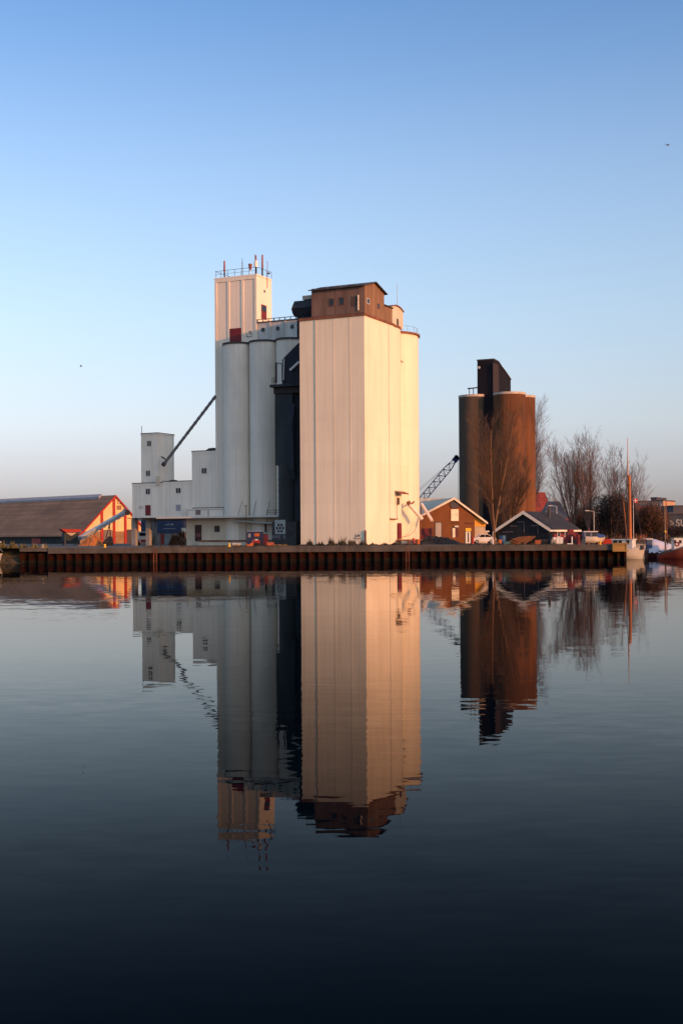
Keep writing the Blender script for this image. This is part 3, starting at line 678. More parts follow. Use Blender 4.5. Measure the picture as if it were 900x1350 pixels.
# long inclined pipe
pa = Vector((T.fx(215.5, 613, .6)[0], 0, 0)); P0 = at(216, 612, 214.5); P1 = at(284.5, 522, 209.8)
e = thing('conveyor_pipe', 'long grey pipe slanting from the small tower up to the big tower', 'pipe', P0); OFF[e.name] = P0
dirv = (P1-P0)
MB().tube(P0, P1, .24, n=10).build('pipe', pipe_grey, e)
a = MB()
for k in range(14): q = P0+dirv*(k+.5)/14; MB().tube(q-dirv*.004, q+dirv*.004, .3, n=10).build('flange', pipe_grey, e)
MB().tube(at(219, 606, 214.4), at(213, 602, 214), .12, n=8).tube(P0-dirv*.02, P0+dirv*.02, .36, n=10).build('bracket', trim_dark, e)

# ------------------------------------------------------------------ loading dock
ld = T.thing('loading_dock', 'cream loading dock with dark doors under a long thin canopy', 'building', T.fx(310, 715, -2)[0], -2, 0)
lx0 = T.fx(246, 700, -.4)[0]; lx1 = T.fx(378, 700, -.4)[0]; yw = -2.0
lx0 = T.fx(246, 700, yw)[0]; lx1 = T.fx(376, 700, yw)[0]
MB().box(lx0, lx1, yw, .0, 0, zcan-.01).build('wall', cream_wall, ld)
kx0 = T.fx(168, 683, -4.2)[0]; kx1 = T.fx(374, 680, -4.2)[0]
a = MB(); a.box(kx0, kx1, -4.2, .09, zcan+.01, zcan+.13); a.build('canopy', trim_dark, ld)
a = MB(); a.box(T.fx(206, 683, -4.25)[0], kx1+.03, -4.26, -4.203, zcan-.06, zcan+.22); a.build('fascia', pale_frame, ld)
dz = T.fx(300, 712, -3.4)[1]
a = MB(); a.box(T.fx(262, 712, -3.4)[0], lx1, -3.4, yw-.002, dz-.25, dz); a.build('dock_edge', rust_edge, ld)
a = MB(); a.box(T.fx(262, 712, -3.3)[0], lx1-.1, -3.3, yw-.004, 0, dz-.252); a.build('dock_base', cream_wall, ld)
for (p0, p1, q0, q1) in ((257.2, 266, 692, 713.5), (302.5, 314.3, 692, 713.5), (339.5, 351.5, 691, 702)):
    x0, z1 = T.fx(p0, q0, yw); x1, z0 = T.fx(p1, q1, yw)
    dd = MB().box(x0, x1, yw-.06, yw-.003, z0, z1).build('door', mat('dark_brown_red_door', (.05, .022, .022), .7, .3), ld)
    if q1 > 710:
        MB().box(x0+.15, x1-.15, yw-.075, yw-.062, z0+.7, z0+1.3).build('panel', mat('faded_door_panel', (.16, .06, .055), .7, .3), dd)
window_f(T, ld, 282.8, 289.8, 693, 701.3, yw, 0, trim_dark)
a = MB(); x0, z1 = T.fx(308, 685.5, -3.6); x1, z0 = T.fx(362, 689.5, -3.6)
a.extr([(x0, z1), (x1, z1-.45), (x1, z1-.75), (x0+.6, z1-.3)], 'y', -3.7, -2.4); a.build('inner_canopy', mat('pale_green_grey_sheet', (.33, .33, .28), .8, .2), ld)
x0, z1 = T.fx(245.5, 669.5, -1.0); x1, z0 = T.fx(296, 682, -1.0)
pb = MB().box(x0, x1, -1.0, .085, zcan+.135, z1-.1).build('upper_box', grey_paint, ld)
MB().box(x0-.05+1.2, x1+.05, -1.06, .08, z1-.1, z1).build('upper_roof', trim_dark, ld)
a = MB(); xa, zz = T.fx(258, 672.5, -1.0); xb, zb_ = T.fx(264.5, 678.5, -1.0); a.box(xa, xb, -1.06, -1.003, zb_, zz); a.build('vent_grille', mat('rosy_grey_grille', (.22, .15, .14), .8, .2), ld)
a = MB()
for (p0, p1) in ((247, 274.5), (275.5, 295)):
    xa = T.fx(p0, 675, -1)[0]; xb = T.fx(p1, 675, -1)[0]
    a.box(xa, xb, -1.03, -1.003, z1-.42, z1-.36)
    a.box(xa, xa+.05, -1.03, -1.003, zcan+.3, z1-.42); a.box(xb-.05, xb, -1.03, -1.003, zcan+.3, z1-.42)
a.build('panel_trim', pipe_grey, ld)
a = MB(); r0 = T.fx(352, 676, -3.9)[0]; r1 = kx1-.05; zz = zcan+.14
for k in range(3): xx = r0+(r1-r0)*k/2; a.tube((xx, -3.9, zz), (xx, -3.9, zz+.9), .035, n=5)
a.tube((r0, -3.9, zz+.9), (r1, -3.9, zz+.9), .035, n=5); a.tube((r0, -3.9, zz+.5), (r1, -3.9, zz+.5), .03, n=5); a.build('railing', trim_dark, ld)
for (p0, p1) in ((312, 319), (333, 337), (350, 354.5)):
    pass
a = MB()
for (p0, p1) in ((313, 318.5), (333.5, 336.5), (351, 354.5)):
    xa, za = T.fx(p0, 675, -2.6); xb, zb2 = T.fx(p1, 660, -2.6); a.tube((xa, -2.6, zcan+.14), (xb, -2.3, zb2), .04, n=5)
a.build('guy_pipe', pipe_grey, ld)
xx = T.fx(324.3, 690, -4.6)[0]
e = T.thing('thin_mast', 'thin dark mast rising past the dock canopy by the blue container', 'mast', xx, -4.6, 0)
MB().tube((xx, -4.6, 0), (xx, -4.6, T.fx(324, 666, -4.6)[1]), .055, n=6).build('pole', rust_edge, e); MB().bar((xx-.3, -4.6, T.fx(324, 667, -4.6)[1]), (xx+.3, -4.6, T.fx(324, 667, -4.6)[1]), .08, .1).build('crossbar', rust_edge, e)

# ------------------------------------------------------------------ dark steel bin between the cylinders and the silo
B = Frame(ground(380, 196), TH)
sb = B.thing('steel_bin', 'dark steel grain bin with a platform squeezed between cylinders and silo', 'silo')
bx0 = B.fx(363.0, 600)[0]; bx1 = B.fx(400, 600)[0]; zp = B.fx(372, 507)[1]
MB().cyl((bx0+B.fx(384, 600)[0])/2, 1.25, 0, B.fx(372, 612)[1], (B.fx(384, 600)[0]-bx0)/2, n=40).build('lower_drum', bin_steel, sb)
a = MB(); zr0 = 0
for k in range(9):
    z = B.fx(372, 632+k*8, -.1)[1]; a.cyl((bx0+B.fx(384, 600)[0])/2, 1.25, z, z+.08, (B.fx(384, 600)[0]-bx0)/2+.05, n=40)
a.build('hoop', bin_steel, sb)
MB().box(bx0-.15, B.fx(385, 600)[0], .2, 4, B.fx(372, 613)[1], zp-.4).build('upper_body', bin_steel, sb)
MB().extr([(.25, B.fx(385, 632)[1]), (.25, zp-3), (-.55, zp-6), (-.3, B.fx(385, 618)[1])], 'x', B.fx(381, 600)[0], B.fx(388, 600)[0]).build('spout', black_steel, sb)
MB().box(B.fx(384.5, 600)[0], bx1+2.0, .8, 5, 0, zp-.4).build('gap_darkness', black_steel, sb)  # black block put in for the darkness of the gap beside the silo
MB().box(B.fx(358.3, 507)[0], bx1+2.2, -.7, 4.5, zp-.4, zp).build('platform', black_steel, sb)
MB().box(bx0-.2, bx1+2, -.1, 4.2, zp-1.35, zp-.42).build('ring_beam', mat('brown_black_beam', (.035, .024, .022), .8, .3), sb)
hp = MB(); hx = B.fx(372.0, 500, .2)[0]; zs = B.fx(373, 474, .2)[1]; ztop = B.fx(396, 449, .2)[1]; xr = B.fx(396.5, 480, .2)[0]
hp.extr([(hx, zp), (xr+2.5, zp), (xr+2.5, ztop), (xr, ztop), (hx, zs)], 'y', .2, 4); hp.build('hopper', black_steel, sb)
def bf(px, py, y): x, z = B.fx(px, py, y); return Vector((x, y, z))
a = MB(); a.bar(bf(382.5, 488, -.15), bf(394.5, 477, -.15), .35, .3); a.build('white_chute', white_gloss, sb)
MB().tube(bf(374.2, 473, 0), bf(373.6, 501, 0), .1, n=8).build('white_pipe', white_gloss, sb)
a = MB(); a.bar(bf(363.9, 479, -.4), bf(363.9, 505, -.4), .28, .2); a.bar(bf(372, 480, -.3), bf(372, 503, -.3), .14, .14); a.bar(bf(363, 478, -.4), bf(373, 480, -.3), .12, .14)
a.build('hoist_frame', trim_dark, sb)
a = MB()
for px in (358.8, 361, 363.5): a.tube(bf(px, 498, -.6), bf(px, 507, -.6), .035, n=5)
a.tube(bf(358.8, 498, -.6), bf(364, 498, -.6), .035, n=5); a.tube(bf(358.8, 502.5, -.6), bf(364, 502.5, -.6), .03, n=5)
a.build('railing', trim_dark, sb)
x0, z1 = B.fx(362.8, 685.5, -1.5); x1, z0 = B.fx(376.5, 704, -1.5)
sign = MB().box(x0, x1, -1.62, -1.5, z0, z1).build('emblem_board', mat('dull_grey_green_board', (.27, .30, .29), .8, .15), sb)
a = MB(); xm = (x0+x1)/2; w = (x1-x0); hh = z1-z0
for row, n in ((0, 2), (1, 3), (2, 2)):
    for k in range(n):
        cxx = xm+(k-(n-1)/2)*w*.29; czz = z1-hh*(.36+.22*row); s = w*.115
        a.extr([(cxx-s, czz), (cxx-s/2, czz-s), (cxx+s/2, czz-s), (cxx+s, czz), (cxx+s/2, czz+s), (cxx-s/2, czz+s)], 'y', -1.63, -1.623)
a.build('hexagon_emblem', black_steel, sign)
MB().box(x0-.6, x1+1.8, -1.49, .3, 0, z1-.3).build('base_block', mat('dark_base_block', (.04, .04, .042), .85, .3), sb)
text_mesh('graffiti', 'AWJ  B', .75, letter_white, sb, Matrix.Translation(Vector(((x0+x1)/2-.3, -1.51, B.fx(365, 708, -1.5)[1]))) @ Matrix.Rotation(math.radians(90), 4, 'X'), .006)
# ------------------------------------------------------------------ red trimmed barn
Bn = Frame(ground(152, 306), 45.0)
bt = Bn.thing('storage_barn', 'long barn with a sunny yellow gable striped by red timber posts', 'barn')
def bp(px, py, y=0): return Bn.fx(px, py, y)
pk = bp(152, 654); el = bp(105.5, 705); hw = -el[0]; er = (hw, el[1])
BL = 74.0
plz = bp(150, 700.5)[1]
sl = (pk[1]-el[1])/hw
xq = lambda z: hw-(z-el[1])/sl if z > el[1] else hw
MB().extr([(-xq(plz)+.05, plz), (xq(plz)-.05, plz), (0, pk[1]-.05)], 'y', 0, .3).build('gable_wall', barn_yellow, bt)
MB().box(-hw+.1, hw-.1, .0, .3, 0, plz-.02).build('gable_base', barn_lower, bt)
MB().box(-hw+.1, hw-.1, .32, BL, 0, el[1]).build('side_wall', dark_wall, bt)
a = MB()
for s in (-1, 1):
    a.extr([(s*(hw+.5), el[1]-.5*sl), (0, pk[1]), (0, pk[1]+.22), (s*(hw+.5), el[1]-.5*sl+.22)], 'y', -.25, BL)
rfm = a.build('roof', barn_roof, bt)
a = MB()
for s in (-1, 1):
    a.extr([(s*(hw+.52), el[1]-.52*sl-.22), (0, pk[1]-.22), (0, pk[1]+.3), (s*(hw+.52), el[1]-.52*sl+.3)], 'y', -.45, -.252)
a.build('barge_board', barn_red, bt)
MB().extr([(-.8, pk[1]-.8*sl+.23), (0, pk[1]+.23), (.8, pk[1]-.8*sl+.23), (.75, pk[1]-.75*sl+.65), (0, pk[1]+.65), (-.75, pk[1]-.75*sl+.65)], 'y', 5.5, BL).build('ridge_vent', ridge_grey, rfm)
for px in (134.3, 150.3, 165.2, 181.0):
    xx = bp(px, 690)[0]; zt_ = pk[1]-abs(xx)*sl-.1
    MB().box(xx-.34, xx+.34, -.2, -.004, 0, zt_).build('post', barn_red, bt)
x0, z1 = bp(155.3, 658.5); x1, z0 = bp(158, 664.5)
f0 = MB().box(x0, x1, -.12, -.003, z0, z1).build('window', rust_edge, bt); MB().box(x0+.12, x1-.12, -.14, -.122, z0+.12, z1-.12).build('pane', pale_frame, f0)
x0, z1 = bp(154, 666.3); x1, z0 = bp(160, 672); MB().box(x0, x1, -.1, -.003, z0, z1).build('louvre', mat('brown_louvre', (.3, .17, .1), .8, .2, lines=(2, .18, .6)), bt)
x0, z1 = bp(167.3, 698); x1, z0 = bp(174.5, 717); MB().box(x0, x1, -.1, -.003, 0, z1).build('door', trim_dark, bt)
x0, z1 = bp(136.5, 698.5); x1, z0 = bp(148, 717); MB().box(x0, x1, -.08, -.003, 0, z1).build('gate', mat('grey_brown_gate', (.22, .17, .13), .8, .3, lines=(0, .4, .5)), bt)
a = MB(); x0, zz = bp(152, 683); x1, _ = bp(166, 683); a.box(x0, x1, -.05, -.003, zz-.08, zz+.08); a.build('tie_rail', mat('orange_rail', (.5, .3, .12)), bt)
y0 = 16
MB().box(-hw-.05, -hw+.08, 17, 21, el[1]-2.6, el[1]-.8).build('shutter', red_paint, bt)

# red roofed intake hopper under the barn eaves and the belt conveyor
H = Frame(ground(93, 224), 20)
ih = H.thing('intake_hopper', 'dark intake hopper with a red sheet roof at the foot of the belt conveyor', 'hopper')
x0, z1 = H.fx(80, 697.5); x1, z0 = H.fx(105, 702)
MB().extr([(x0, z1), (x1+.2, z1-.05), (x1, z0+.1), (x0+.9, z0)], 'y', -1, 3).build('roof', barn_red, ih)
MB().box(x0+.6, x1-.3, -.6, 2.6, .9, z0).build('bin', dark_wall, ih)
MB().extr([(x0+.9, z0-.05), (x1-.6, z0-.05), (x1-1.4, z0-.55), (x0+1.6, z0-.5)], 'y', -.75, -.602).build('chute_lip', pale_rim, ih)
a = MB()
for xx in (x0+.75, x1-.45):
    for yy in (-.5, 2.5): a.box(xx-.1, xx+.1, yy-.1, yy+.1, 0, .95)
a.build('leg', trim_dark, ih)
cb = thing('belt_conveyor', 'long grey belt conveyor slanting up in front of the yellow gable', 'conveyor', ground(108, 222)); OFF[cb.name] = ground(108, 222)
A0, A1 = at(105.5, 710.5, 222), at(167.5, 674.5, 230)
MB().bar(A0, A1, .85, .55).build('belt_frame', galv, cb)
d = (A1-A0); up = Vector((0, 0, .46))
a = MB(); a.bar(A0+up*.75, A1+up*.75, 1.0, .14); a.build('cover', mat('pale_grey_cover', (.42, .41, .40), .6, .2), cb)
a = MB()
for k in range(9): q = A0+d*(.12+k*.1)-up; a.tube(q-Vector((0, .6, 0)), q+Vector((0, .6, 0)), .09, n=6)
a.build('roller', trim_dark, cb)
MB().tube(A1-Vector((0, .8, .15)), A1+Vector((0, .8, -.15)), .5, n=14).build('head_drum', rust_edge, cb)
a = MB(); q = A0+d*.62; a.bar(q-up, ground(143, 224)+Vector((-.6, -.6, 0)), .14, .14); a.bar(q-up, ground(143, 226)+Vector((.4, .9, 0)), .14, .14); q2 = A0+d*.3; a.bar(q2-up, ground(124, 224), .14, .14); a.build('leg', trim_dark, cb)
a = MB(); a.bar(A0+d*.78+up*.2, A0+d*.97+up*1.9, .1, .1); a.bar(A0+d*.97+up*1.9, A0+d*.99, .1, .1); a.build('stay', galv, cb)
for k, px in enumerate((141.5, 145.5)):
    q = ground(px, 224.0)
    MB().tube(q+Vector((0, -.9, .45)), q+Vector((0, -.6, .45)), .45, n=16).build('wheel', rubber, cb)

def heap(name, label, pts, d0, depth, hmax, m, seed, n=40, k=14, rough=.18):
    """loose heap with a lumpy surface; pts = list of (px, relative height)"""
    rnd = random.Random(seed); c = ground((pts[0][0]+pts[-1][0])/2, d0)
    e = MB(); xs = [ground(p[0], d0).x for p in pts]; hs = [p[1]*hmax for p in pts]
    def prof(x):
        for i in range(len(xs)-1):
            if xs[i] <= x <= xs[i+1]: return hs[i]+(hs[i+1]-hs[i])*(x-xs[i])/(xs[i+1]-xs[i])
        return 0
    rows = []
    for j in range(k+1):
        t = j/k; row = []
        for i in range(n+1):
            x = xs[0]+(xs[-1]-xs[0])*i/n
            z = prof(x)*max(0, math.sin(math.pi*t))**.8
            z *= 1+rnd.uniform(-rough, rough)
            row.append((x+rnd.uniform(-.08, .08), d0+(t-.5)*depth+rnd.uniform(-.1, .1), GZ-.03+max(0, z)))
        rows.append(row)
    b = len(e.v)
    for r in rows: e.v += r
    for j in range(k):
        for i in range(n):
            e.f.append((j*(n+1)+i, j*(n+1)+i+1, (j+1)*(n+1)+i+1, (j+1)*(n+1)+i)); e.sm.append(False)
    OFF[name+label] = c
    me_o = e.xf(Matrix.Translation(-c)).build(name, m); me_o.location = c
    return tag(me_o, label, 'heap')
heap('sand_heap', 'orange sand heap piled under the belt conveyor by the barn', [(105, 0), (113, .55), (120, .8), (126, 1), (131, .7), (138, .1)], 216, 6, 1.75, orange_heap, 3)
heap('spoil_heap', 'long black spoil heap in front of the brick building', [(553, .35), (560, .75), (566, .95), (573, .9), (580, .8), (590, .75), (600, .4), (612, 0)], 196, 7, 1.35, coal_heap_m, 5, 60)
heap('scrap_heap', 'rust coloured scrap heap in the passage below the pale annexes', [(222, 0), (228, .8), (233, .7), (238, 1), (243, .9), (247.5, .1)], 224, 5, 2.1, rust_orange, 8, 40, 12, .4)

# ------------------------------------------------------------------ things seen through the annex passage
Q = Frame(ground(205, 246), 8)
bs_ = Q.thing('blue_shed', 'deep blue clad shed seen through the passage below the annexes', 'shed')
x0, z1 = Q.fx(186, 683); x1, zq = Q.fx(262, 702.5)
MB().box(x0, x1, 0, 12, zq, z1+1.0).build('cladding', blue_paint, bs_)
MB().box(x0, x1, .15, 11.9, 0, zq-.02).build('lower_wall', mat('dim_grey_wall', (.17, .15, .145), .9, .3, dirt_amt=.4), bs_)
MB().box(x0-.1, x1, -.1, 12.1, z1+1.0, z1+1.15).build('roof_edge', galv, bs_)
a = MB(); xa, zz = Q.fx(216, 692.5); a.extr([(xa, zz), (xa+1.0, zz+.35), (xa+1.1, zz+.05)], 'y', -.03, -.004); xb, _ = Q.fx(225, 692); a.box(xb, xb+.55, -.03, -.004, zz, zz+.32); a.box(xa-.2, xb+.9, -.03, -.004, zz-.7, zz-.6); a.build('sign_mark', letter_white, bs_)
for (pa_, pb_, mm, nm) in ((212, 216.5, red_door, 'door'), (217, 223.5, mat('teal_grey_panel', (.12, .16, .18), .8, .2), 'door')):
    xa, z1 = Q.fx(pa_, 704, .15); xb, _ = Q.fx(pb_, 704, .15); MB().box(xa, xb, .05, .148, 0, z1).build(nm, mm, bs_)
e = thing('cream_sign', 'small cream board catching the sun beside the dock wall', 'sign', ground(242, 232)); OFF[e.name] = ground(242, 232)
p0 = at(242.4, 699, 232)
MB().box(p0.x-.42, p0.x+.42, 231.9, 232, p0.z-.42, p0.z+.42).build('board', ochre_sign, e); MB().box(p0.x-.05, p0.x+.05, 232.01, 232.1, GZ, p0.z).build('post', galv, e)
e = thing('warning_post', 'white and red striped marker post behind the second column', 'post', ground(201, 230)); OFF[e.name] = ground(201, 230)
q = ground(201.3, 230); MB().cyl(q.x, q.y, GZ, GZ+1.9, .22, n=10).build('shaft', red_paint, e); MB().cyl(q.x, q.y, GZ+1.0, GZ+1.9, .26, n=10).build('white_band', white_gloss, e)

def vehicle(frame, name, label, cat, L_, Wd, body_m, prof, wheels, glass=None, wheel_r=.33, lights=True, belts=()):
    """side profile polygon (x,z) extruded to width; x along the vehicle"""
    e = frame.thing(name, label, cat)
    b = MB(); b.extr(prof, 'y', 0, Wd)
    o = b.build('body', body_m, e)
    bv = o.modifiers.new('bevel', 'BEVEL'); bv.width = .06; bv.segments = 2; bv.limit_method = 'ANGLE'
    for poly in (glass or []):
        MB().extr(poly, 'y', -.012, -.002).build('window', dark_glass, e)
        MB().extr(poly, 'y', Wd+.002, Wd+.012).build('window', dark_glass, e)
    for wx in wheels:
        for yy in (-.02, Wd-.2):
            w = MB().tube((wx, yy, wheel_r), (wx, yy+.22, wheel_r), wheel_r, n=18).build('wheel', rubber, e)
            MB().tube((wx, yy-.01, wheel_r), (wx, yy+.23, wheel_r), wheel_r*.55, n=12).build('rim', galv, w)
    return e
# truck under the annex
V = Frame(ground(190.5, 221), 12)
tr = V.thing('delivery_truck', 'small white and red truck parked facing out between the columns', 'truck')
MB().box(-1.0, 1.0, .05, 1.6, .55, 1.0).build('bumper_panel', red_paint, tr)
cab = MB().extr([(0, 1.0), (1.7, 1.0), (1.7, 2.3), (.35, 2.3), (0, 1.55)], 'x', -1.0, 1.0).build('cab', white_gloss, tr)
MB().extr([(.015, 1.62), (.31, 2.2), (.29, 2.21), (-.005, 1.63)], 'x', -.85, .85).build('windscreen', dark_glass, cab)
MB().box(-1.1, 1.1, 1.75, 6, .8, 2.4).build('cargo_box', mat('grey_cargo_box', (.4, .39, .38), .6, .1), tr)
for sx in (-.9, .65):
    for yy in (.8, 4.8): MB().tube((sx, yy, .42), (sx+.25, yy, .42), .42, n=16).build('wheel', rubber, tr)
for sx in (-.75, .75): MB().box(sx-.15, sx+.15, .03, .049, .65, .85).build('headlight', white_gloss, tr)

# blue container with an orange machine by the dock
CBX = Frame(ground(325.5, 187), -8)
c = CBX.thing('blue_container', 'navy container on the quay below the dock canopy', 'container')
cx1 = CBX.fx(343, 705)[0]; cz = CBX.fx(333, 701)[1]
MB().box(0, cx1, 0, 2.4, .12, cz).build('body', blue_box, c)
a = MB()
for xx in (0, cx1-.1): a.box(xx, xx+.1, -.04, .0, .1, cz)
a.box(.1, cx1-.1, -.04, -.002, cz-.12, cz); a.box(.1, cx1-.1, -.04, -.002, .1, .22); a.box(0, .3, 0, 2.4, 0, .12); a.box(cx1-.3, cx1, 0, 2.4, 0, .12); a.build('corner_frame', blue_box, c)
x0, z1 = CBX.fx(327.2, 703.5); x1, z0 = CBX.fx(330.5, 708.5); MB().box(x0, x1, -.03, -.003, z0, z1).build('notice', letter_white, c)
MB().box(0, cx1+.3, -.05, .02, cz+.01, cz+.07).build('top_rail', galv, c)
OM = Frame(ground(334.5, 183), -8)
o_ = OM.thing('small_loader', 'orange and red wheeled machine parked before the navy container', 'machine')
w_ = OM.fx(340.5, 708)[0]; zt_ = OM.fx(337, 703)[1]
MB().extr([(0, .35), (w_, .35), (w_, .8), (w_*.7, .85), (0, .8)], 'y', 0, 1.0).build('chassis', red_paint, o_)
MB().box(.08, w_-.05, .05, .95, zt_-.45, zt_).build('canopy', orange_paint, o_)
a = MB()
for xx in (.12, w_-.12):
    for yy in (.1, .9): a.box(xx-.03, xx+.03, yy-.03, yy+.03, .8, zt_-.44)
a.build('canopy_post', trim_dark, o_)
for xx in (.15, w_-.15):
    MB().tube((xx, -.02, .25), (xx, .15, .25), .25, n=14).build('wheel', rubber, o_); MB().tube((xx, .85, .25), (xx, 1.02, .25), .25, n=14).build('wheel', rubber, o_)
for xx in (.2, w_-.25): MB().box(xx, xx+.18, -.03, -.003, .82, 1.0).build('lamp', white_gloss, o_)
e = thing('bucket', 'red scoop lying left of the orange machine', 'bucket', ground(329.5, 182)); OFF[e.name] = ground(329.5, 182)
q = ground(329.5, 182); MB().extr([(q.x-.45, GZ), (q.x+.4, GZ), (q.x+.55, GZ+.45), (q.x+.3, GZ+.5), (q.x-.25, GZ+.18), (q.x-.5, GZ+.4)], 'y', q.y-.4, q.y+.4).build('scoop', orange_paint, e); MB().bar(q+Vector((.2, 0, .3)), q+Vector((.5, .2, 1.0)), .08, .08).build('arm', red_paint, e)
C2 = Frame(ground(344, 190), -8)
c2 = C2.thing('red_container', 'dark red tank box standing right of the navy container', 'container')
x1 = C2.fx(350.5, 705)[0]; MB().box(0, x1, 0, 1.8, .1, 1.65).build('body', mat('plum_red_box', (.09, .016, .028), .6, .2), c2); MB().box(-.04, x1+.04, -.04, 1.84, 1.65, 1.75).box(.1, x1-.1, .1, 1.7, 0, .1).build('lid', blue_box, c2)
def crate(label, px0, px1, pytop, d, m, dep=1.0):
    q = ground((px0+px1)/2, d); hw_ = (ground(px1, d).x-ground(px0, d).x)/2; h_ = at((px0+px1)/2, pytop, d).z-GZ
    e = thing('crate', label, 'crate', q); OFF[e.name] = q
    MB().box(q.x-hw_, q.x+hw_, q.y, q.y+dep, GZ+.05, GZ+h_).build('tub', m, e)
    MB().box(q.x-hw_-.04, q.x+hw_+.04, q.y-.04, q.y+dep+.04, GZ+h_, GZ+h_+.06).box(q.x-hw_+.05, q.x-hw_+.2, q.y, q.y+dep, GZ, GZ+.05).box(q.x+hw_-.2, q.x+hw_-.05, q.y, q.y+dep, GZ, GZ+.05).build('rim', m, e)
    return e
crate('brick orange tub on the quay edge below the steel bin', 351.8, 360.5, 715.6, 176, mat('brick_orange_plastic', (.36, .09, .045), .6, .2))
def pallet(label, px0, px1, d, n, m):
    q = ground((px0+px1)/2, d); hw_ = (ground(px1, d).x-ground(px0, d).x)/2
    e = thing('pallet', label, 'pallet', q); OFF[e.name] = q
    a = MB()
    for k in range(n):
        z = GZ+k*.14
        for s in (-1, 0, 1): a.box(q.x+s*(hw_-.06)-.06, q.x+s*(hw_-.06)+.06, q.y, q.y+1, z, z+.09)
    a.build('bearer', m, e); a = MB()
    for k in range(n):
        z = GZ+k*.14+.092
        for s in range(6): a.box(q.x-hw_, q.x+hw_, q.y+s*.17, q.y+s*.17+.12, z, z+.04)
    a.build('board', m, e); return e
pallet('low stack of tan boards right of the orange tub', 361, 377, 175, 2, wood_yellow)
e = thing('mooring_bollard', 'yellow bollard on the coping in front of the dock door', 'bollard', ground(302.3, 168.4)); OFF[e.name] = ground(302.3, 168.4)
def bollard(label, px, m):
    q = ground(px, 168.45, GZ+.03); e = thing('mooring_bollard', label, 'bollard', q, group='bollards along the quay edge'); OFF[e.name] = q
    MB().cyl(q.x, q.y, q.z, q.z+.32, .13, .12, n=16).build('post', m, e); MB().cyl(q.x, q.y, q.z+.32, q.z+.45, .2, .16, n=16).build('cap', m, e); MB().cyl(q.x, q.y, q.z, q.z+.05, .24, n=16).build('base', m, e); return e
bpy.data.objects.remove(e)
bollard('yellow bollard on the coping in front of the dock door', 302.3, yellow_paint)
bollard('yellow bollard on the coping before the orange sand heap', 138.5, yellow_paint)
bollard('yellow bollard beside the white boat ashore', 790.5, yellow_paint)
bollard('grey bollard at the left end of the coping', 56.5, concrete)
# white coil / fence of pale netting on the dock foot
e = thing('net_roll', 'pale roll of netting lying along the foot of the dock', 'net', ground(311, 183)); OFF[e.name] = ground(311, 183)
q0, q1 = ground(305.5, 183), ground(317, 184); MB().tube(q0+Vector((0, 0, .25)), q1+Vector((0, 0, .25)), .25, .22, n=14).build('roll', mat('pale_netting', (.34, .34, .32), .9, .5, (6, 6, 6)), e)
a = MB()
for k in range(4): qq = q0+(q1-q0)*(k+.5)/4+Vector((0, 0, .25)); dd = (q1-q0).normalized()*.02; a.tube(qq-dd, qq+dd, .265, n=14)
a.build('band', rubber, e)
e = thing('machine_trailer', 'dark low trailer with gear standing before the barn gate', 'trailer', ground(142, 212)); OFF[e.name] = ground(142, 212)
q = ground(142, 212); MB().box(q.x-.9, q.x+.75, q.y, q.y+1.4, GZ+.45, GZ+.7).build('bed', trim_dark, e)
MB().extr([(q.x-.6, GZ+.7), (q.x+.7, GZ+.7), (q.x+.55, GZ+1.55), (q.x+.1, GZ+1.6), (q.x-.2, GZ+1.1), (q.x-.6, GZ+1.0)], 'y', q.y+.2, q.y+1.2).build('engine_housing', black_steel, e)
for sx in (-.45, .4):
    for yy in (-.1, 1.3): MB().tube((q.x+sx, q.y+yy, GZ+.35), (q.x+sx, q.y+yy+.18, GZ+.35), .35, n=14).build('wheel', rubber, e)
MB().bar((q.x-.9, q.y+.7, GZ+.55), (q.x-1.7, q.y+.7, GZ+.4), .08, .08).build('drawbar', trim_dark, e)

# ------------------------------------------------------------------ grey warehouse, brick building, white office
G = Frame(ground(560, 262), 6)
gw = G.thing('grey_roofed_warehouse', 'warehouse with a long grey roof rising behind the brick gable', 'building')
x0, zr_ = G.fx(535, 657, 9); x1, _ = G.fx(603, 657, 9); ze_ = G.fx(560, 693, 0)[1]
MB().box(x0, x1, .3, 17.7, 0, ze_).build('wall', mat('drab_warehouse_wall', (.16, .13, .10), .9, .2), gw)
MB().extr([(-.3, ze_), (9, zr_-.2), (18.3, ze_), (18.3, ze_+.2), (9, zr_), (-.3, ze_+.2)], 'x', x0-.3, x1+.3).build('roof', grey_roof, gw)
K = Frame(ground(597, 222), 10)
kb = K.thing('brick_warehouse', 'orange red brick warehouse with round window and cream sign on its gable', 'building')
def kf(px, py, y=0): return K.fx(px, py, y)
P = [kf(552, 682.5), kf(597.3, 658), kf(625.2, 676.5)]
rake = (P[1][1]-P[2][1])/(P[2][0]-P[1][0]); LT = kf(641, 690)
MB().extr([(P[0][0], 0), (P[2][0], 0), (P[2][0], P[2][1]), P[1], P[0]], 'y', 0, .35).build('gable_wall', brick_red, kb)
MB().box(P[0][0]+.05, P[2][0]-.05, .36, 24, 0, min(P[0][1], P[2][1])-.1).build('side_wall', brick_red, kb)
a = MB(); o1 = .3
a.extr([(P[0][0]-.6, P[0][1]-.25), (P[1][0], P[1][1]+.02), (P[1][0], P[1][1]+.25), (P[0][0]-.6, P[0][1]+.0)], 'y', -.35, 24)
a.extr([(P[1][0], P[1][1]+.02), (LT[0], LT[1]), (LT[0], LT[1]+.25), (P[1][0], P[1][1]+.25)], 'y', -.35, 24)
rf_ = a.build('roof', grey_roof, kb)
a = MB(); a.extr([(P[0][0]-.62, P[0][1]-.33), (P[1][0], P[1][1]-.08), (P[1][0], P[1][1]+.3), (P[0][0]-.62, P[0][1]+.05)], 'y', -.45, -.352)
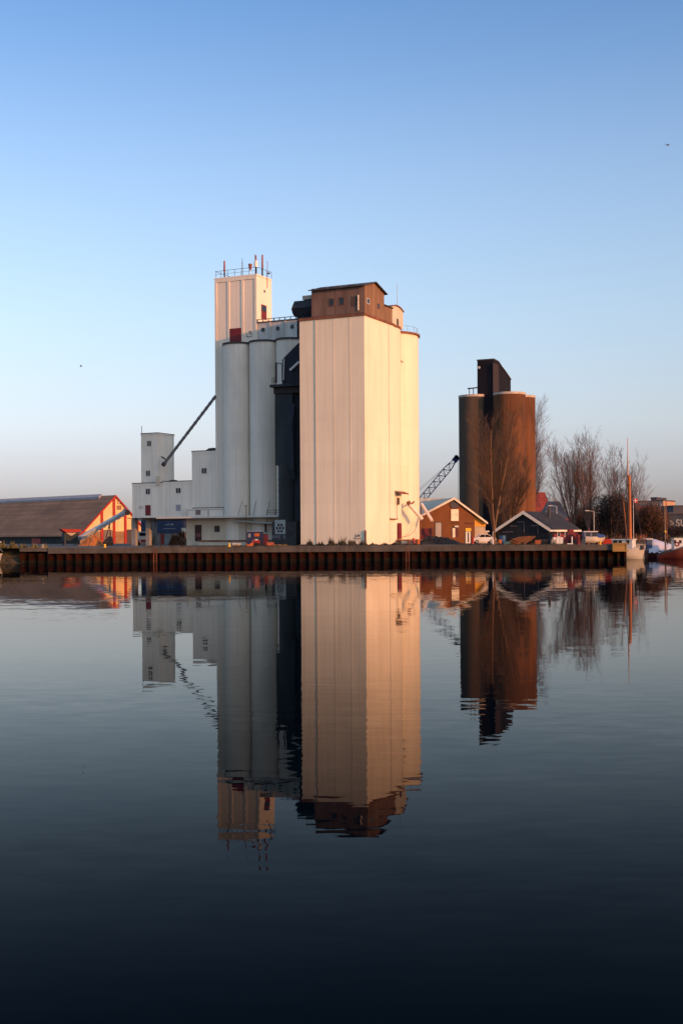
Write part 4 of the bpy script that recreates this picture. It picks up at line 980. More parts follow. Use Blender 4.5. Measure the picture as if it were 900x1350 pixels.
a.extr([(P[1][0], P[1][1]-.08), (LT[0]+.1, LT[1]-.16), (LT[0]+.1, LT[1]+.2), (P[1][0], P[1][1]+.3)], 'y', -.45, -.352); a.build('barge_board', barge_white, kb)
zl0 = kf(630, 694)[1]
MB().extr([(P[2][0]+.02, zl0), (LT[0]-.05, zl0), (LT[0]-.05, LT[1]-.02), (P[2][0]+.02, P[2][1]-.04)], 'y', .4, 20).build('side_boarding', yellow_board, kb)
MB().box(P[2][0]+.02, LT[0]-.1, .5, 20, 0, zl0-.02).build('side_base', mat('beige_render', (.4, .33, .25), .9, .15), kb)
xx, zz = kf(598.5, 664.8)
w = MB().cyl(0, 0, 0, .1, .82, n=28).xf(Matrix.Translation((xx, -.002, zz)) @ Matrix.Rotation(math.radians(90), 4, 'X')).build('round_window', mat('dark_window_ring', (.08, .045, .045)), kb)
MB().cyl(0, 0, .1, .12, .68, n=28).xf(Matrix.Translation((xx, -.002, zz)) @ Matrix.Rotation(math.radians(90), 4, 'X')).build('pane', mat('blue_grey_shutter', (.05, .05, .065), .6, .2), w)
x0, z1 = kf(594, 671.3); x1, z0 = kf(604, 686.7)
sg = MB().box(x0, x1, -.12, -.003, z0, z1).build('sign_board', ochre_sign, kb)
text_mesh('sign_lettering', 'c tb', (x1-x0)*.52, sign_grey, sg, Matrix.Translation(Vector(((x0+x1)/2, -.122, (z0+z1)/2+.12))) @ Matrix.Rotation(math.radians(90), 4, 'X'), .004)
def opening(px0, px1, py0, py1, m1, name, lintel=True, y=0):
    x0, z1 = kf(px0, py0, y); x1, z0 = kf(px1, py1, y); z0 = max(z0, 0)
    f_ = MB(); t = .12; f_.box(x0-t, x0, y-.07, y-.003, z0, z1+t); f_.box(x1, x1+t, y-.07, y-.003, z0, z1+t); f_.box(x0, x1, y-.07, y-.003, z1, z1+t)
    d_ = f_.build(name, trim_dark, kb); MB().box(x0, x1, y-.04, y-.002, z0, z1).build('leaf', m1, d_); return d_
opening(573.5, 581.5, 689, 718, mat('pale_grey_gate', (.42, .39, .38), .7, .15, lines=(0, .4, .3)), 'gate')
opening(596, 600.2, 696, 708.5, barge_white, 'door'); opening(600.6, 603, 695.5, 708.5, red_door, 'door')
opening(613.2, 620, 701, 717, white_gloss, 'door')
x0, z1 = kf(613, 696.3); x1, z0 = kf(620.3, 700.5); MB().box(x0, x1, -.1, -.003, z0, z1).build('fanlight', yellow_paint, kb)
x0, z1 = kf(615.9, 702); x1, z0 = kf(617.6, 715); MB().box(x0, x1, -.06, -.042, z0, z1).build('glazing', dark_glass, kb)
for (p0, p1, q0, q1) in ((594.5, 604.5, 688.5, 690.3), (612, 624.5, 689, 690.5)):
    x0, z1 = kf(p0, q0); x1, z0 = kf(p1, q1); MB().box(x0, x1, -.08, -.003, z0, z1).build('lintel', mat('dark_lintel', (.10, .04, .025), .9, .2), kb)
x0, z1 = kf(598.3, 693.2); x1, z0 = kf(603.5, 695); MB().box(x0, x1, -.35, -.08, z0, z1).build('door_lamp', white_gloss, kb)
o2 = Frame(ground(627, 226), 4)
of = o2.thing('white_office', 'low white office cabin with dark window right of the brick warehouse', 'building')
x0, _ = o2.fx(621.5, 700); x1, z1 = o2.fx(644, 700.5)
MB().box(x0+.3, x1-.2, .1, 5, 0, z1-.12).build('wall', mat('off_white_boards', (.50, .45, .40), .8, .15), of); MB().box(x0, x1, -.5, 5.2, z1-.12, z1+.1).build('roof', white_gloss, of)
window_f(o2, of, 627.8, 635, 702.3, 709.3, .1, 0, white_gloss)
# parked car
CF = Frame(ground(622, 212), 4)
prof = [(.05, .35), (5.0, .35), (5.05, .75), (4.9, 1.0), (4.2, 1.1), (3.5, 1.52), (1.9, 1.55), (1.1, 1.05), (.15, .85), (.0, .6)]
prof = [(p[0]*.8, p[1]) for p in prof]
car = vehicle(CF, 'parked_car', 'silver white car parked by the white office under the bare tree', 'car', 4, 1.7, mat('silver_white_car_paint', (.62, .62, .62), .3, .05, metal=.1), prof, (.8, 3.2),
    [[(1.05, 1.06), (1.58, 1.48), (2.15, 1.48), (2.15, 1.06)], [(2.22, 1.06), (2.22, 1.48), (2.75, 1.46), (3.25, 1.1), (3.25, 1.06)]])
for yy in (.2, 1.35): MB().box(-.02, .06, yy, yy+.2, .6, .76).build('headlight', white_gloss, car)
e = thing('red_container', 'dark red container half hidden behind the right edge of the silo', 'container', ground(566, 215)); OFF[e.name] = ground(566, 215)
xa, xb = ground(549, 215).x, ground(570.5, 215).x; MB().box(xa, xb, 215, 217.4, GZ+.1, GZ+2.6).build('body', mat('maroon_container', (.12, .02, .03), .6, .2, lines=(0, .3, .5)), e)
a = MB(); [a.box(x_-.06, x_+.06, 214.94, 214.998, GZ+.05, GZ+2.65) for x_ in (xa+.06, (xa+xb)/2, xb-.06)]; a.box(xa, xb, 215.1, 217.3, GZ, GZ+.1); a.build('corner_post', red_door, e)
def drum(label, px, d, m, h_=.9, r=.29, group='drums and barrels on the quay'):
    q = ground(px, d); e = thing('barrel', label, 'barrel', q, group=group); OFF[e.name] = q
    MB().cyl(q.x, q.y, GZ, GZ+h_, r, n=20).build('drum', m, e)
    a = MB(); [a.cyl(q.x, q.y, GZ+z, GZ+z+.04, r+.02, n=20) for z in (0.01, h_*.33, h_*.66, h_-.04)]; a.build('hoop', m, e); return e
drum('pink red barrel in front of the silo platform', 545, 183, mat('pinkish_red_drum', (.5, .08, .07), .5, .2), 1.0, .2)
drum('orange barrel at the foot of the silo edge', 550.5, 182, orange_paint, .8, .3)
drum('blue barrel beside the dark shed wall', 662, 178, mat('blue_drum', (.03, .10, .2), .5, .2), 1.3, .45)
drum('red barrel by the white office', 622.4, 206, red_paint, 1.1, .25)
drum('orange red barrel standing left of the dark shed', 658, 176, orange_paint, .75, .3)

# ------------------------------------------------------------------ black shed with cream barge boards
D = Frame(ground(690.5, 183), -32)
dk = D.thing('tarred_shed', 'black tarred shed with cream barge boards along its gable', 'shed')
pk = D.fx(690.5, 675.5); e0 = D.fx(654.5, 699.5); e1 = D.fx(726, 699)
DL = D.sy(760, 700, e1[0])[0]; DL = 11.0
MB().extr([(e0[0]+.5, 0), (e1[0]-.3, 0), (e1[0]-.3, e1[1]+.1), (pk[0], pk[1]-.1), (e0[0]+.5, e0[1]+.15)], 'y', 0, DL).build('wall', tar_board, dk)
a = MB()
for en in (e0, e1): a.extr([en, pk, (pk[0], pk[1]+.16), (en[0], en[1]+.16)], 'y', -.4, DL+.3)
a.build('roof', tar_roof, dk)
a = MB()
for en in (e0, e1): a.extr([(en[0], en[1]-.22), (pk[0], pk[1]-.25), (pk[0], pk[1]+.22), (en[0], en[1]+.22)], 'y', -.5, -.402)
a.build('barge_board', barge_white, dk)
MB().box(e1[0]-.02, e1[0]+.12, -.4, DL+.3, e1[1]-.2, e1[1]+.06).build('eaves_board', barge_white, dk)
a = MB()
for (p0, q0, p1, q1) in ((681, 688, 690.5, 688), (690.5, 688, 690.5, 702), (672, 693.5, 681, 693.5), (700, 693, 709, 693), (708.7, 693, 708.7, 704), (662, 701.5, 676, 701)):
    xa, za = D.fx(p0, q0); xb, zb2 = D.fx(p1, q1); a.bar((xa, -.04, za), (xb, -.04, zb2), .05, .08)
a.build('door_frame', mat('faded_mauve_trim', (.20, .15, .15), .8, .2), dk)
ys = 7.0; zz = pk[1]-.6
MB().cyl(pk[0]+1.3, 6.0, pk[1]-1.4, pk[1]+.9, .2, n=12).build('chimney', trim_dark, dk)
porch = MB().box(e1[0]-.28, e1[0]-.1, 1.2, DL-.5, .3, e1[1]-.5).build('porch_front', red_door, dk)
for yy in (2.4, 5.2, 8.0): f_ = MB().box(e1[0]-.09, e1[0]-.04, yy, yy+1.0, 1.0, 1.9).build('window', white_gloss, porch); MB().box(e1[0]-.039, e1[0]-.03, yy+.1, yy+.9, 1.1, 1.8).build('pane', dark_glass, f_)
# things in front of the shed
e = thing('cradle', 'rusty orange V shaped boat cradle in front of the black shed', 'cradle', ground(688, 175)); OFF[e.name] = ground(688, 175)
def g3(px, py, d): return at(px, py, d)
a = MB(); a.extr([(g3(674, 711, 175).x, g3(674, 711, 175).z), (g3(686, 708.5, 175).x, g3(686, 707.5, 175).z), (g3(704, 706, 175).x, g3(704, 706.5, 175).z), (g3(694, 714, 175).x, g3(694, 713, 175).z), (g3(684, 718, 175).x, GZ+.25)], 'y', 174.6, 176.4); a.build('trough', rust_orange, e)
a = MB(); a.bar(g3(672, 713, 174.5), g3(689, 718.5, 174.5), .16, .2); a.bar(g3(705, 707, 174.5), g3(688, 718.5, 174.5), .16, .2)
for px in (676, 688, 700): a.box(ground(px, 175).x-.1, ground(px, 175).x+.1, 174.8, 176.2, GZ, g3(px, 712, 175).z)
a.build('frame', rust_orange, e)
crate('orange crate right of the rusty cradle', 705, 712.5, 712.5, 174, mat('dull_orange_plastic', (.26, .07, .025), .7, .2))
crate('teal tub at the left of the black shed front', 664, 672, 714.5, 173, mat('teal_plastic', (.04, .11, .12), .6, .2))
crate('orange lidded box on the quay left of the cradle', 672.5, 680, 713.5, 178, rust_orange)
e = thing('skip', 'low black skip lying on the quay between cradle and shed corner', 'skip', ground(716, 176)); OFF[e.name] = ground(716, 176)
xa, xb = ground(711.5, 176).x, ground(722, 176).x
MB().extr([(xa, GZ+.1), (xb-.2, GZ+.1), (xb, GZ+.75), (xa-.15, GZ+.7)], 'y', 176, 177.4).build('tub', tar_board, e); MB().box(xa+.1, xb-.3, 176.1, 177.3, GZ, GZ+.1).build('skid', rust_edge, e)
pallet('stack of pale pallets beside the right corner of the shed', 727, 733, 174, 5, mat('pale_pallet_wood', (.42, .35, .26), .9, .2))
e = thing('white_tank', 'small white plastic tank against the shed right side', 'tank', ground(736.5, 176)); OFF[e.name] = ground(736.5, 176)
q = ground(736, 176); MB().box(q.x-.75, q.x+.6, q.y, q.y+1, GZ+.15, GZ+1.0).build('tank', white_gloss, e)
a = MB(); [a.box(q.x-.78+k*.46, q.x-.74+k*.46, q.y-.04, q.y-.003, GZ, GZ+1.05) for k in range(4)]; a.box(q.x-.78, q.x+.65, q.y-.04, q.y+1, GZ, GZ+.14); a.build('cage', galv, e)
e = thing('red_crane_digger', 'dark red digger with a folded arm by the shed porch', 'digger', ground(747, 177)); OFF[e.name] = ground(747, 177)
a = MB(); a.bar(g3(743, 717, 177), g3(751, 703, 177), .42, .6); a.bar(g3(750, 703.5, 177), g3(757, 713, 177), .32, .42); a.build('arm', red_door, e)
q = ground(754.5, 178); MB().extr([(q.x-.6, GZ+.5), (q.x+.8, GZ+.5), (q.x+.8, GZ+1.5), (q.x+.2, GZ+1.6), (q.x+.1, GZ+2.1), (q.x-.5, GZ+2.1), (q.x-.6, GZ+1.5)], 'y', q.y, q.y+1.4).build('cab', red_door, e)
a = MB(); a.extr([(q.x-.9, GZ), (q.x+1.0, GZ), (q.x+1.15, GZ+.25), (q.x+1.0, GZ+.5), (q.x-.9, GZ+.5), (q.x-1.05, GZ+.25)], 'y', q.y-.2, q.y+.2).extr([(q.x-.9, GZ), (q.x+1.0, GZ), (q.x+1.15, GZ+.25), (q.x+1.0, GZ+.5), (q.x-.9, GZ+.5), (q.x-1.05, GZ+.25)], 'y', q.y+1.2, q.y+1.6); a.build('track', rubber, e)
MB().ball((g3(757, 714, 177).x, 177, GZ+.4), .35, .3, .3, 8, 5).build('bucket', trim_dark, e)
e = thing('white_stand', 'white L shaped steel stand before the red digger', 'stand', ground(752, 172)); OFF[e.name] = ground(752, 172)
a = MB(); a.bar(g3(753.5, 707.5, 172), g3(753.5, 718, 172), .14, .14); a.build('upright', white_gloss, e); a = MB(); a.bar(g3(747, 717, 172), g3(754.5, 717, 172), .3, .16); a.bar(ground(747.5, 172), ground(747.5, 172)+Vector((0, .6, 0.05)), .1, .1); a.build('foot', white_gloss, e)
drum('dark red barrel right of the digger', 762, 175, red_door, 1.35, .3)
for px, lb in ((761, 0),): pass
e = thing('white_dinghy', 'small white dinghy stood on end beside the tree trunk', 'boat', ground(649, 180)); OFF[e.name] = ground(649, 180)
q = ground(649, 180); a = MB(); a.loft([[(q.x+.28*w_*math.cos(t_*math.pi/6), 180+.22*w_*math.sin(t_*math.pi/6), GZ+z) for t_ in range(12)] for z, w_ in ((0, .5), (.5, .6), (.8, .4), (1.1, .15))]); a.build('hull', white_gloss, e); MB().tube(q+Vector((0, 0, 1.05)), q+Vector((.05, 0, 1.9)), .04, n=5).build('mast', white_gloss, e)

# ------------------------------------------------------------------ dark silo group on the right
R = Frame(ground(650.5, 283), TH)
rs = R.thing('dark_head_tower', 'dark clad tower with a sloping top between the brown silos', 'tower')
rx0 = R.fx(628.2, 560)[0]; rz = R.fx(650, 474)[1]; ry1 = R.sy(673, 500)[0]
pf = [R.sy(650, 474), R.sy(656.5, 477.5), R.sy(661, 484.5), R.sy(666, 491), R.sy(672.8, 501), R.sy(672.8, 520)]
MB().extr([(0, 0), pf[0], pf[1], pf[2], pf[3], pf[4], (pf[4][0], 0)], 'x', rx0, 0).build('tower', dark_clad, rs)
a = MB()
for k in range(4): a.extr([pf[k], pf[k+1], (pf[k+1][0], pf[k+1][1]+.25), (pf[k][0], pf[k][1]+.25)], 'x', rx0-.15, .15)
a.build('roof_edge', trim_dark, rs)
yy = R.sy(656.5, 500)[0]; MB().box(.003, .06, 0.02, yy, 0, pf[1][1]-.6).build('lit_strip', mat('front_lit_strip', (.034, .022, .022), .8, .2), rs)  # front light painted as a browner strip up the tower side
xx, zz = R.fx(631.2, 484.5); MB().tube((xx, -.1, zz), (xx, .0, zz), .3, n=12).build('lamp', pale_frame, rs)
a = MB()
for px in (618.3, 623.5): xx = R.fx(px, 515, 1.5)[0]; a.tube((xx, 1.5, R.fx(px, 520, 1.5)[1]-1), (xx, 1.5, R.fx(px, 511, 1.5)[1]), .1, n=6)
a.bar((R.fx(616, 512, 1.5)[0], 1.5, R.fx(616, 512.5, 1.5)[1]), (rx0+.02, 1.5, R.fx(627, 511, 1.5)[1]), .2, .25); a.build('jib_frame', trim_dark, rs)
cz = R.fx(665, 517.5, -.5)[1]
def dsilo(x, y, r, z, m, label):
    e = R.thing('concrete_silo', label, 'silo', x, y, 0, group='brown concrete silos around the dark tower')
    MB().cyl(x, y, 0, z-.5, r, n=56).build('shell', m, e); MB().cyl(x, y, z-.5, z, r+.06, n=56).build('rim', pale_rim, e); MB().cyl(x, y, z-.02, z+.2, r-.3, .4, n=40).build('lid', concrete, e); return e
r_ = 3.55
xL = R.fx(625.5, 600, 2.4)[0]; xR = R.fx(671.5, 600, 1.2)[0]
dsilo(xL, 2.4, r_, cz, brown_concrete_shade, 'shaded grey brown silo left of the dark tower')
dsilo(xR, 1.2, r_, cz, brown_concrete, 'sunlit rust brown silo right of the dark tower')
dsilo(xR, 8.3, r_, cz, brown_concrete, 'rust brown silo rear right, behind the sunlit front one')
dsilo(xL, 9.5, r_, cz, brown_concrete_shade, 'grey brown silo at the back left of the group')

# ------------------------------------------------------------------ crane behind the warehouse
kr = thing('lattice_crane', 'dark blue lattice crane with raised jib behind the brick warehouse', 'crane', ground(548, 300)); OFF[kr.name] = ground(548, 300)
J0, J1 = at(548, 668, 300), at(600, 606, 300); d = (J1-J0).normalized(); s_ = Vector((0, 1, 0)); n_ = d.cross(s_).normalized()
a = MB(); Ln = (J1-J0).length; hw_ = .75
def jb(t, i, j):
    w = hw_*min(1, .35+t*4, .35+(1-t)*4); return J0+(J1-J0)*t+n_*w*i+s_*w*j
for i in (-1, 1):
    for j in (-1, 1):
        for k in range(16): a.bar(jb(k/16, i, j), jb((k+1)/16, i, j), .16, .16)
for k in range(16):
    for j in (-1, 1): a.bar(jb(k/16, -1 if k % 2 else 1, j), jb((k+1)/16, 1 if k % 2 else -1, j), .09, .09)
    a.bar(jb(k/16, -1, -1), jb(k/16, 1, -1), .08, .08)
a.build('jib', crane_blue, kr)
MB().bar(at(598, 608, 300), at(603.5, 602, 300), 1.2, 1.3).box(at(601, 603, 300).x-.4, at(603.5, 603, 300).x, 299.4, 300.6, at(601, 605, 300).z, at(601, 600.5, 300).z).build('jib_head', crane_blue, kr)
MB().tube(at(603.3, 603, 300), at(603.6, 662, 300), .05, n=4).build('hoist_rope', galv, kr)
MB().cyl(at(603.6, 663, 300).x, 300, at(603, 666, 300).z, at(603, 662, 300).z, .3, n=8).build('hook_block', crane_blue, kr)
a = MB(); a.tube(at(602, 602, 300), at(540, 655, 300), .04, n=4); a.tube(at(601, 603, 300.5), at(536, 662, 300.5), .04, n=4); a.build('pendant', pipe_grey, kr)
q = ground(541, 300); MB().extr([(q.x-4, GZ+1.6), (q.x+3, GZ+1.6), (q.x+3, GZ+5), (q.x+1, GZ+6), (q.x-4, GZ+6)], 'y', 298, 302).build('cab', crane_blue, kr)
MB().bar((q.x-1, 300, GZ+6), (q.x-2.0, 300, GZ+10.5), .4, 1.2).build('gantry', crane_blue, kr)
for yy in (297.6, 301.4): MB().extr([(q.x-4, GZ), (q.x+4, GZ), (q.x+4.6, GZ+.7), (q.x+4, GZ+1.5), (q.x-4, GZ+1.5), (q.x-4.6, GZ+.7)], 'y', yy, yy+1).build('track', rubber, kr)

# ------------------------------------------------------------------ houses and skyline
def house(name, label, px0, px1, d, py_ridge, py_eave, wall_m, roof_m, rot=0, depth=10, hip=False, chim=None):
    f_ = Frame(ground(px0, d), rot); x1 = f_.fx(px1, 700)[0]
    zr_ = f_.fx((px0+px1)/2, py_ridge, depth/2)[1]; ze_ = f_.fx((px0+px1)/2, py_eave)[1]
    e = f_.thing(name, label, 'house')
    MB().box(.2, x1-.2, .2, depth-.2, 0, ze_).build('wall', wall_m, e)
    hp_ = min(x1*.28, depth/2) if hip else 0
    b_ = MB(); A, B_, C_, D_ = (-.2, -.3, ze_), (x1+.2, -.3, ze_), (x1+.2, depth+.3, ze_), (-.2, depth+.3, ze_); E, G_ = (hp_, depth/2, zr_), (x1-hp_, depth/2, zr_)
    b_.v += [A, B_, C_, D_, E, G_]; b_.f += [(0, 1, 5, 4), (2, 3, 4, 5), (1, 2, 5), (3, 0, 4), (3, 2, 1, 0)]; b_.sm += [False]*5
    rf = b_.build('roof', roof_m, e)
    if chim: xx, zz = f_.fx(chim[0], chim[1], depth/2); MB().box(xx-.35, xx+.35, depth/2-.35, depth/2+.35, zr_-.6, zz).build('chimney', house_wall, rf)
    return f_, e, x1, ze_
house('far_house', 'far house with a red tiled roof right of the brown silos', 690, 730, 330, 649, 686, house_wall, tile_red, -8, 12, True)
house('far_house', 'far house with a dark hipped roof behind the bare trees', 716, 753, 305, 661, 690, house_wall, slate, 0, 12, True)
house('far_house', 'low far house with a rust red roof behind the shed chimney', 722, 760, 285, 684, 700, house_wall, tile_red, 0, 8)
f_, e, x1, ze_ = house('far_house', 'far house with a weathered red roof half hidden by the thicket', 843, 868, 330, 667, 680, house_wall, tile_red, 0, 9)
def flat_block(label, px0, px1, d, pytop, m, side_m=None, wins=0, name='far_block', rot=-30, dep=12):
    f_ = Frame(ground(px1, d), rot); x0 = f_.fx(px0, 690)[0]; zt_ = f_.fx((px0+px1)/2, pytop)[1]
    e = f_.thing(name, label, 'building'); MB().box(x0, 0, 0, dep, 0, zt_-.4).build('wall', m, e)
    MB().box(x0-.2, .2, -.2, dep+.2, zt_-.4, zt_).build('roof_edge', far_dark, e)
    if side_m: MB().box(.01, .12, .02, dep-.02, 0, zt_-.42).build('end_wall', side_m, e)
    for k in range(wins):
        xx = x0+(-x0)*(k+.3)/wins; w = MB().box(xx, xx-x0*.35/wins, -.1, -.003, zt_-2.8, zt_-1.4).build('window', pale_frame, e); MB().box(xx+.15, xx-x0*.35/wins-.15, -.12, -.102, zt_-2.65, zt_-1.55).build('pane', dark_glass, w)
    return e
flat_block('far grey block with a sunlight toned end wall on the skyline', 858.5, 873.5, 420, 659, far_grey, far_sunlit, 3, dep=14)
flat_block('dark rooftop box peeping over the far grey block', 857.5, 865, 445, 655.5, far_dark, None, 0)
flat_block('long far teal grey block on the skyline behind the flag', 836, 858, 430, 660, mat('far_teal_grey', (.13, .15, .15), .9, .1), None, 4, rot=-6)
flat_block('flat dark roofed far building at the right picture edge', 887, 935, 400, 666, far_dark, far_grey, 0, rot=4)
nh = Frame(ground(880.5, 262), 2)
hall = nh.thing('navy_hall', 'navy clad hall with dull white letters at the right picture edge', 'building')
xe = nh.fx(960, 690)[0]; zt_ = nh.fx(890, 677.5)[1]
MB().box(0, xe, 0, 16, 0, zt_).build('wall', navy_hall, hall); MB().box(-.3, xe, -.3, 16.3, zt_, zt_+.35).build('roof_edge', far_dark, hall); MB().box(0.02, xe, -.12, -.004, nh.fx(890, 699.5)[1]-.1, nh.fx(890, 699.5)[1]+.15).build('rail', pipe_grey, hall)
xx, zz = nh.fx(897.0, 689.8); text_mesh('lettering', 'SU', 2.0, letter_white, hall, Matrix.Translation(Vector((xx, -.13, zz))) @ Matrix.Rotation(math.radians(90), 4, 'X'), .02, .04)
xa, za = nh.fx(882.2, 686); xb, zb2 = nh.fx(887, 690.5); strokes('arrow_mark', pipe_grey, hall, [((xa, -.06, za), (xb, -.06, zb2)), ((xa+.1, -.06, zb2-.2), (xb, -.06, zb2))], .06, .35)
# low far woods, one mass
def far_wood(label, px0, px1, d, h0, h1, seed, n):
    rnd = random.Random(seed); b_ = MB()
    x0, x1 = ground(px0, d).x, ground(px1, d).x
    for k in range(n):
        x = rnd.uniform(x0, x1); y = d+rnd.uniform(-8, 8); hh = rnd.uniform(h0, h1)*(0.75+.25*math.sin(x*.09)+.15*math.sin(x*.31))
        for j in range(3):
            a_ = rnd.uniform(0, 6.28); w = rnd.uniform(.5, 1.3); z = GZ+hh*(rnd.random()**.7); z0 = max(GZ-.5, z-rnd.uniform(1.5, 3.5))
            c_ = Vector((x+rnd.uniform(-1.5, 1.5), y, 0)); u = Vector((math.cos(a_), math.sin(a_), 0))*w
            b_.face([c_-u+Vector((0, 0, z0)), c_+u+Vector((0, 0, z0)), c_+u*.3+Vector((0, 0, z))])
    o_ = b_.build('far_wood', wood_dark); return tag(o_, label, 'wood', kind='stuff')
far_wood('dark brown leafless wood far behind the boats', 690, 960, 375, 5, 10, 4, 2600)
far_wood('low dark wood on the far horizon left of the silos', -120, 720, 700, 4, 7, 6, 2500)

# ------------------------------------------------------------------ bare trees
def bare_tree(name, label, px, d, height, spread, leaders, seed, m=None, group='bare trees behind the quay', tw=1.0, trunk_r=.3, trunk_h=.12, fine=1.0, cat='tree'):
    rnd = random.Random(seed); q = ground(px, d)
    e = thing(name, label, cat, q, group=group); OFF[e.name] = q
    tb, cb_ = MB(), MB()
    def grow(p, dr, length, r, level, up):
        nseg = 5 if level < 2 else (3 if level == 2 else 2)
        pts = [p]; dd = dr.normalized(); out = []
        for k in range(nseg):
            jt = .04 if level < 2 else .06; dd = (dd+Vector((rnd.uniform(-jt, jt), rnd.uniform(-jt, jt), up))).normalized()
            p2 = pts[-1]+dd*length/nseg; pts.append(p2); out.append(dd.copy())
        mb = tb if level == 0 else cb_
        for k in range(nseg):
            ra = r*(1-k/nseg*.75); rb = r*(1-(k+1)/nseg*.75)
            mb.tube(pts[k], pts[k+1], ra, rb, 6 if level < 2 else 3, cap=False)
        if level >= 4: return
        nch = {0: leaders, 1: int(21*fine), 2: int(7*fine), 3: int(4*fine)}[level]
        for c_ in range(nch):
            t = rnd.uniform(.18 if level else .55, 1.0)
            if level == 0: t = .6+.4*c_/max(1, nch-1)
            k = min(nseg-1, int(t*nseg)); base = pts[k]+(pts[k+1]-pts[k])*(t*nseg-k)
            a_ = rnd.uniform(0, 6.283) if level else 6.283*c_/leaders+rnd.uniform(-.3, .3)
            u = out[k].orthogonal().normalized(); v = out[k].cross(u)
            ang = (rnd.uniform(.28, .62) if level else spread*(.15+.85*((c_*7) % leaders)/max(1, leaders-1)))
            nd = out[k]*math.cos(ang)+(u*math.cos(a_)+v*math.sin(a_))*math.sin(ang)
            ln = {0: (height*(1-trunk_h*.7))*rnd.uniform(.72, 1.0), 1: length*rnd.uniform(.2, .36)*(1.2-t*.6), 2: length*rnd.uniform(.3, .55), 3: length*rnd.uniform(.35, .6)}[level]
            rr = {0: r*.62, 1: r*.33*(1.1-t*.6), 2: max(.012, r*.42), 3: .010*tw}[level]
            grow(base, nd, ln, rr, level+1, {0: .05, 1: .08, 2: .06, 3: .05}[level])
    grow(q.copy(), Vector((rnd.uniform(-.05, .05), 0, 1)), height*trunk_h, trunk_r, 0, 0)
    tb.build('trunk', m or bark, e); cb_.build('crown', m or bark_red, e); return e
bare_tree('bare_tree', 'big many stemmed bare tree in front of the brown silos', 651, 207, 20.5, .46, 9, 21, bark, trunk_r=.34, trunk_h=.12, fine=1.05, tw=1.2)
bare_tree('bare_tree', 'bare tree in front of the sunlit brown silo, right of the biggest tree', 672, 226, 17.5, .5, 8, 5, bark, trunk_r=.35, trunk_h=.1, fine=1.1, tw=1.2)
bare_tree('bare_tree', 'slim pale bare tree showing past the right edge of the brown silos', 703, 318, 31, .24, 7, 8, bark_red, trunk_r=.26, trunk_h=.08, fine=1.25, tw=1.2)
bare_tree('bare_tree', 'tall reddish bare tree left of the twin, above the white boat ashore', 757, 262, 19.8, .32, 8, 31, bark_red, trunk_r=.22, trunk_h=.08, fine=1.15, tw=1.2)
bare_tree('bare_tree', 'tall reddish bare tree right of its twin, above the blue tarpaulin', 777, 258, 20.3, .32, 8, 37, bark_red, trunk_r=.22, trunk_h=.08, fine=1.15, tw=1.2)
bare_tree('bare_tree', 'narrow bare tree just left of the orange mast', 812, 300, 19.5, .2, 4, 41, bark_red, trunk_r=.2, trunk_h=.08, fine=1.2, tw=1.6)
bare_tree('bare_tree', 'slender bare tree just right of the orange mast', 838, 300, 18.5, .25, 6, 44, bark_red, trunk_r=.18, trunk_h=.08, fine=1.05, tw=1.2)
bare_tree('bare_tree', 'small bare tree in the gap right of the red roof', 729, 320, 13, .45, 5, 51, bark_red, trunk_r=.2, fine=.9, tw=1.6)
def thicket(label, px, d, rx, h_, seed, n=1500, m=None, m2=None, name='thicket'):
    rnd = random.Random(seed); q = ground(px, d); e = thing(name, label, 'bush', q, group='dark thickets behind the basin'); OFF[e.name] = q
    b_, t_ = MB(), MB()
    for k in range(26):
        a_ = rnd.uniform(0, 6.28); rr = rx*rnd.random()**.5; top = q+Vector((rr*math.cos(a_), rr*math.sin(a_), h_*rnd.uniform(.6, 1.02)*(1-.35*(rr/rx)**2)))
        t_.tube(q+Vector((rr*.5*math.cos(a_), rr*.5*math.sin(a_), 0)), top, .08, .02, 4, cap=False)
    lob = [(rnd.uniform(-.6, .6)*rx, rnd.uniform(-.6, .6)*rx, h_*rnd.uniform(.35, .8), rnd.uniform(.35, .6)) for _ in range(12)]
    for k in range(n):
        l_ = rnd.choice(lob); v = Vector((rnd.gauss(0, 1), rnd.gauss(0, 1), rnd.gauss(0, 1))).normalized()*rnd.random()**.35
        c_ = q+Vector((l_[0]+v.x*rx*l_[3], l_[1]+v.y*rx*l_[3], max(.1, l_[2]+v.z*h_*.42*l_[3]*1.4)))
        d_ = Vector((rnd.gauss(0, 1), rnd.gauss(0, 1), rnd.gauss(.5, 1))).normalized(); s_ = d_.orthogonal().normalized()*rnd.uniform(.03, .09); ln = rnd.uniform(.3, .9)
        b_.face([c_-s_, c_+s_, c_+d_*ln])
        if k % 2: b_.face([c_-s_*2, c_+s_*2+d_*.1, c_+d_*.3+s_])
    t_.build('stem', bark, e); b_.build('twigs', m or bush_dark, e); return e
thicket('broad dark brown thicket behind the boat ashore and the wheelhouse', 806, 255, 5.4, 9.6, 3, 10000)
thicket('dark thicket between the orange mast and the far grey block', 838, 262, 5.2, 8.2, 4, 8000)
thicket('rust brown thicket under the far sunlight toned wall', 866, 252, 3.8, 7.0, 5, 6000, mat('rust_brown_twigs', (.075, .036, .02), .95, .4))
thicket('low brown thicket behind the white boat ashore', 775, 270, 5.0, 7.6, 6, 6500, mat('brown_twigs', (.07, .038, .026), .95, .4))
thicket('reddish thicket right of the shed chimney', 745, 268, 3.4, 4.6, 7, 2200, mat('brown_twigs', (.07, .038, .026), .95, .4))
thicket('dark low thicket at the right picture edge', 893, 246, 4.5, 3.2, 8, 2200)
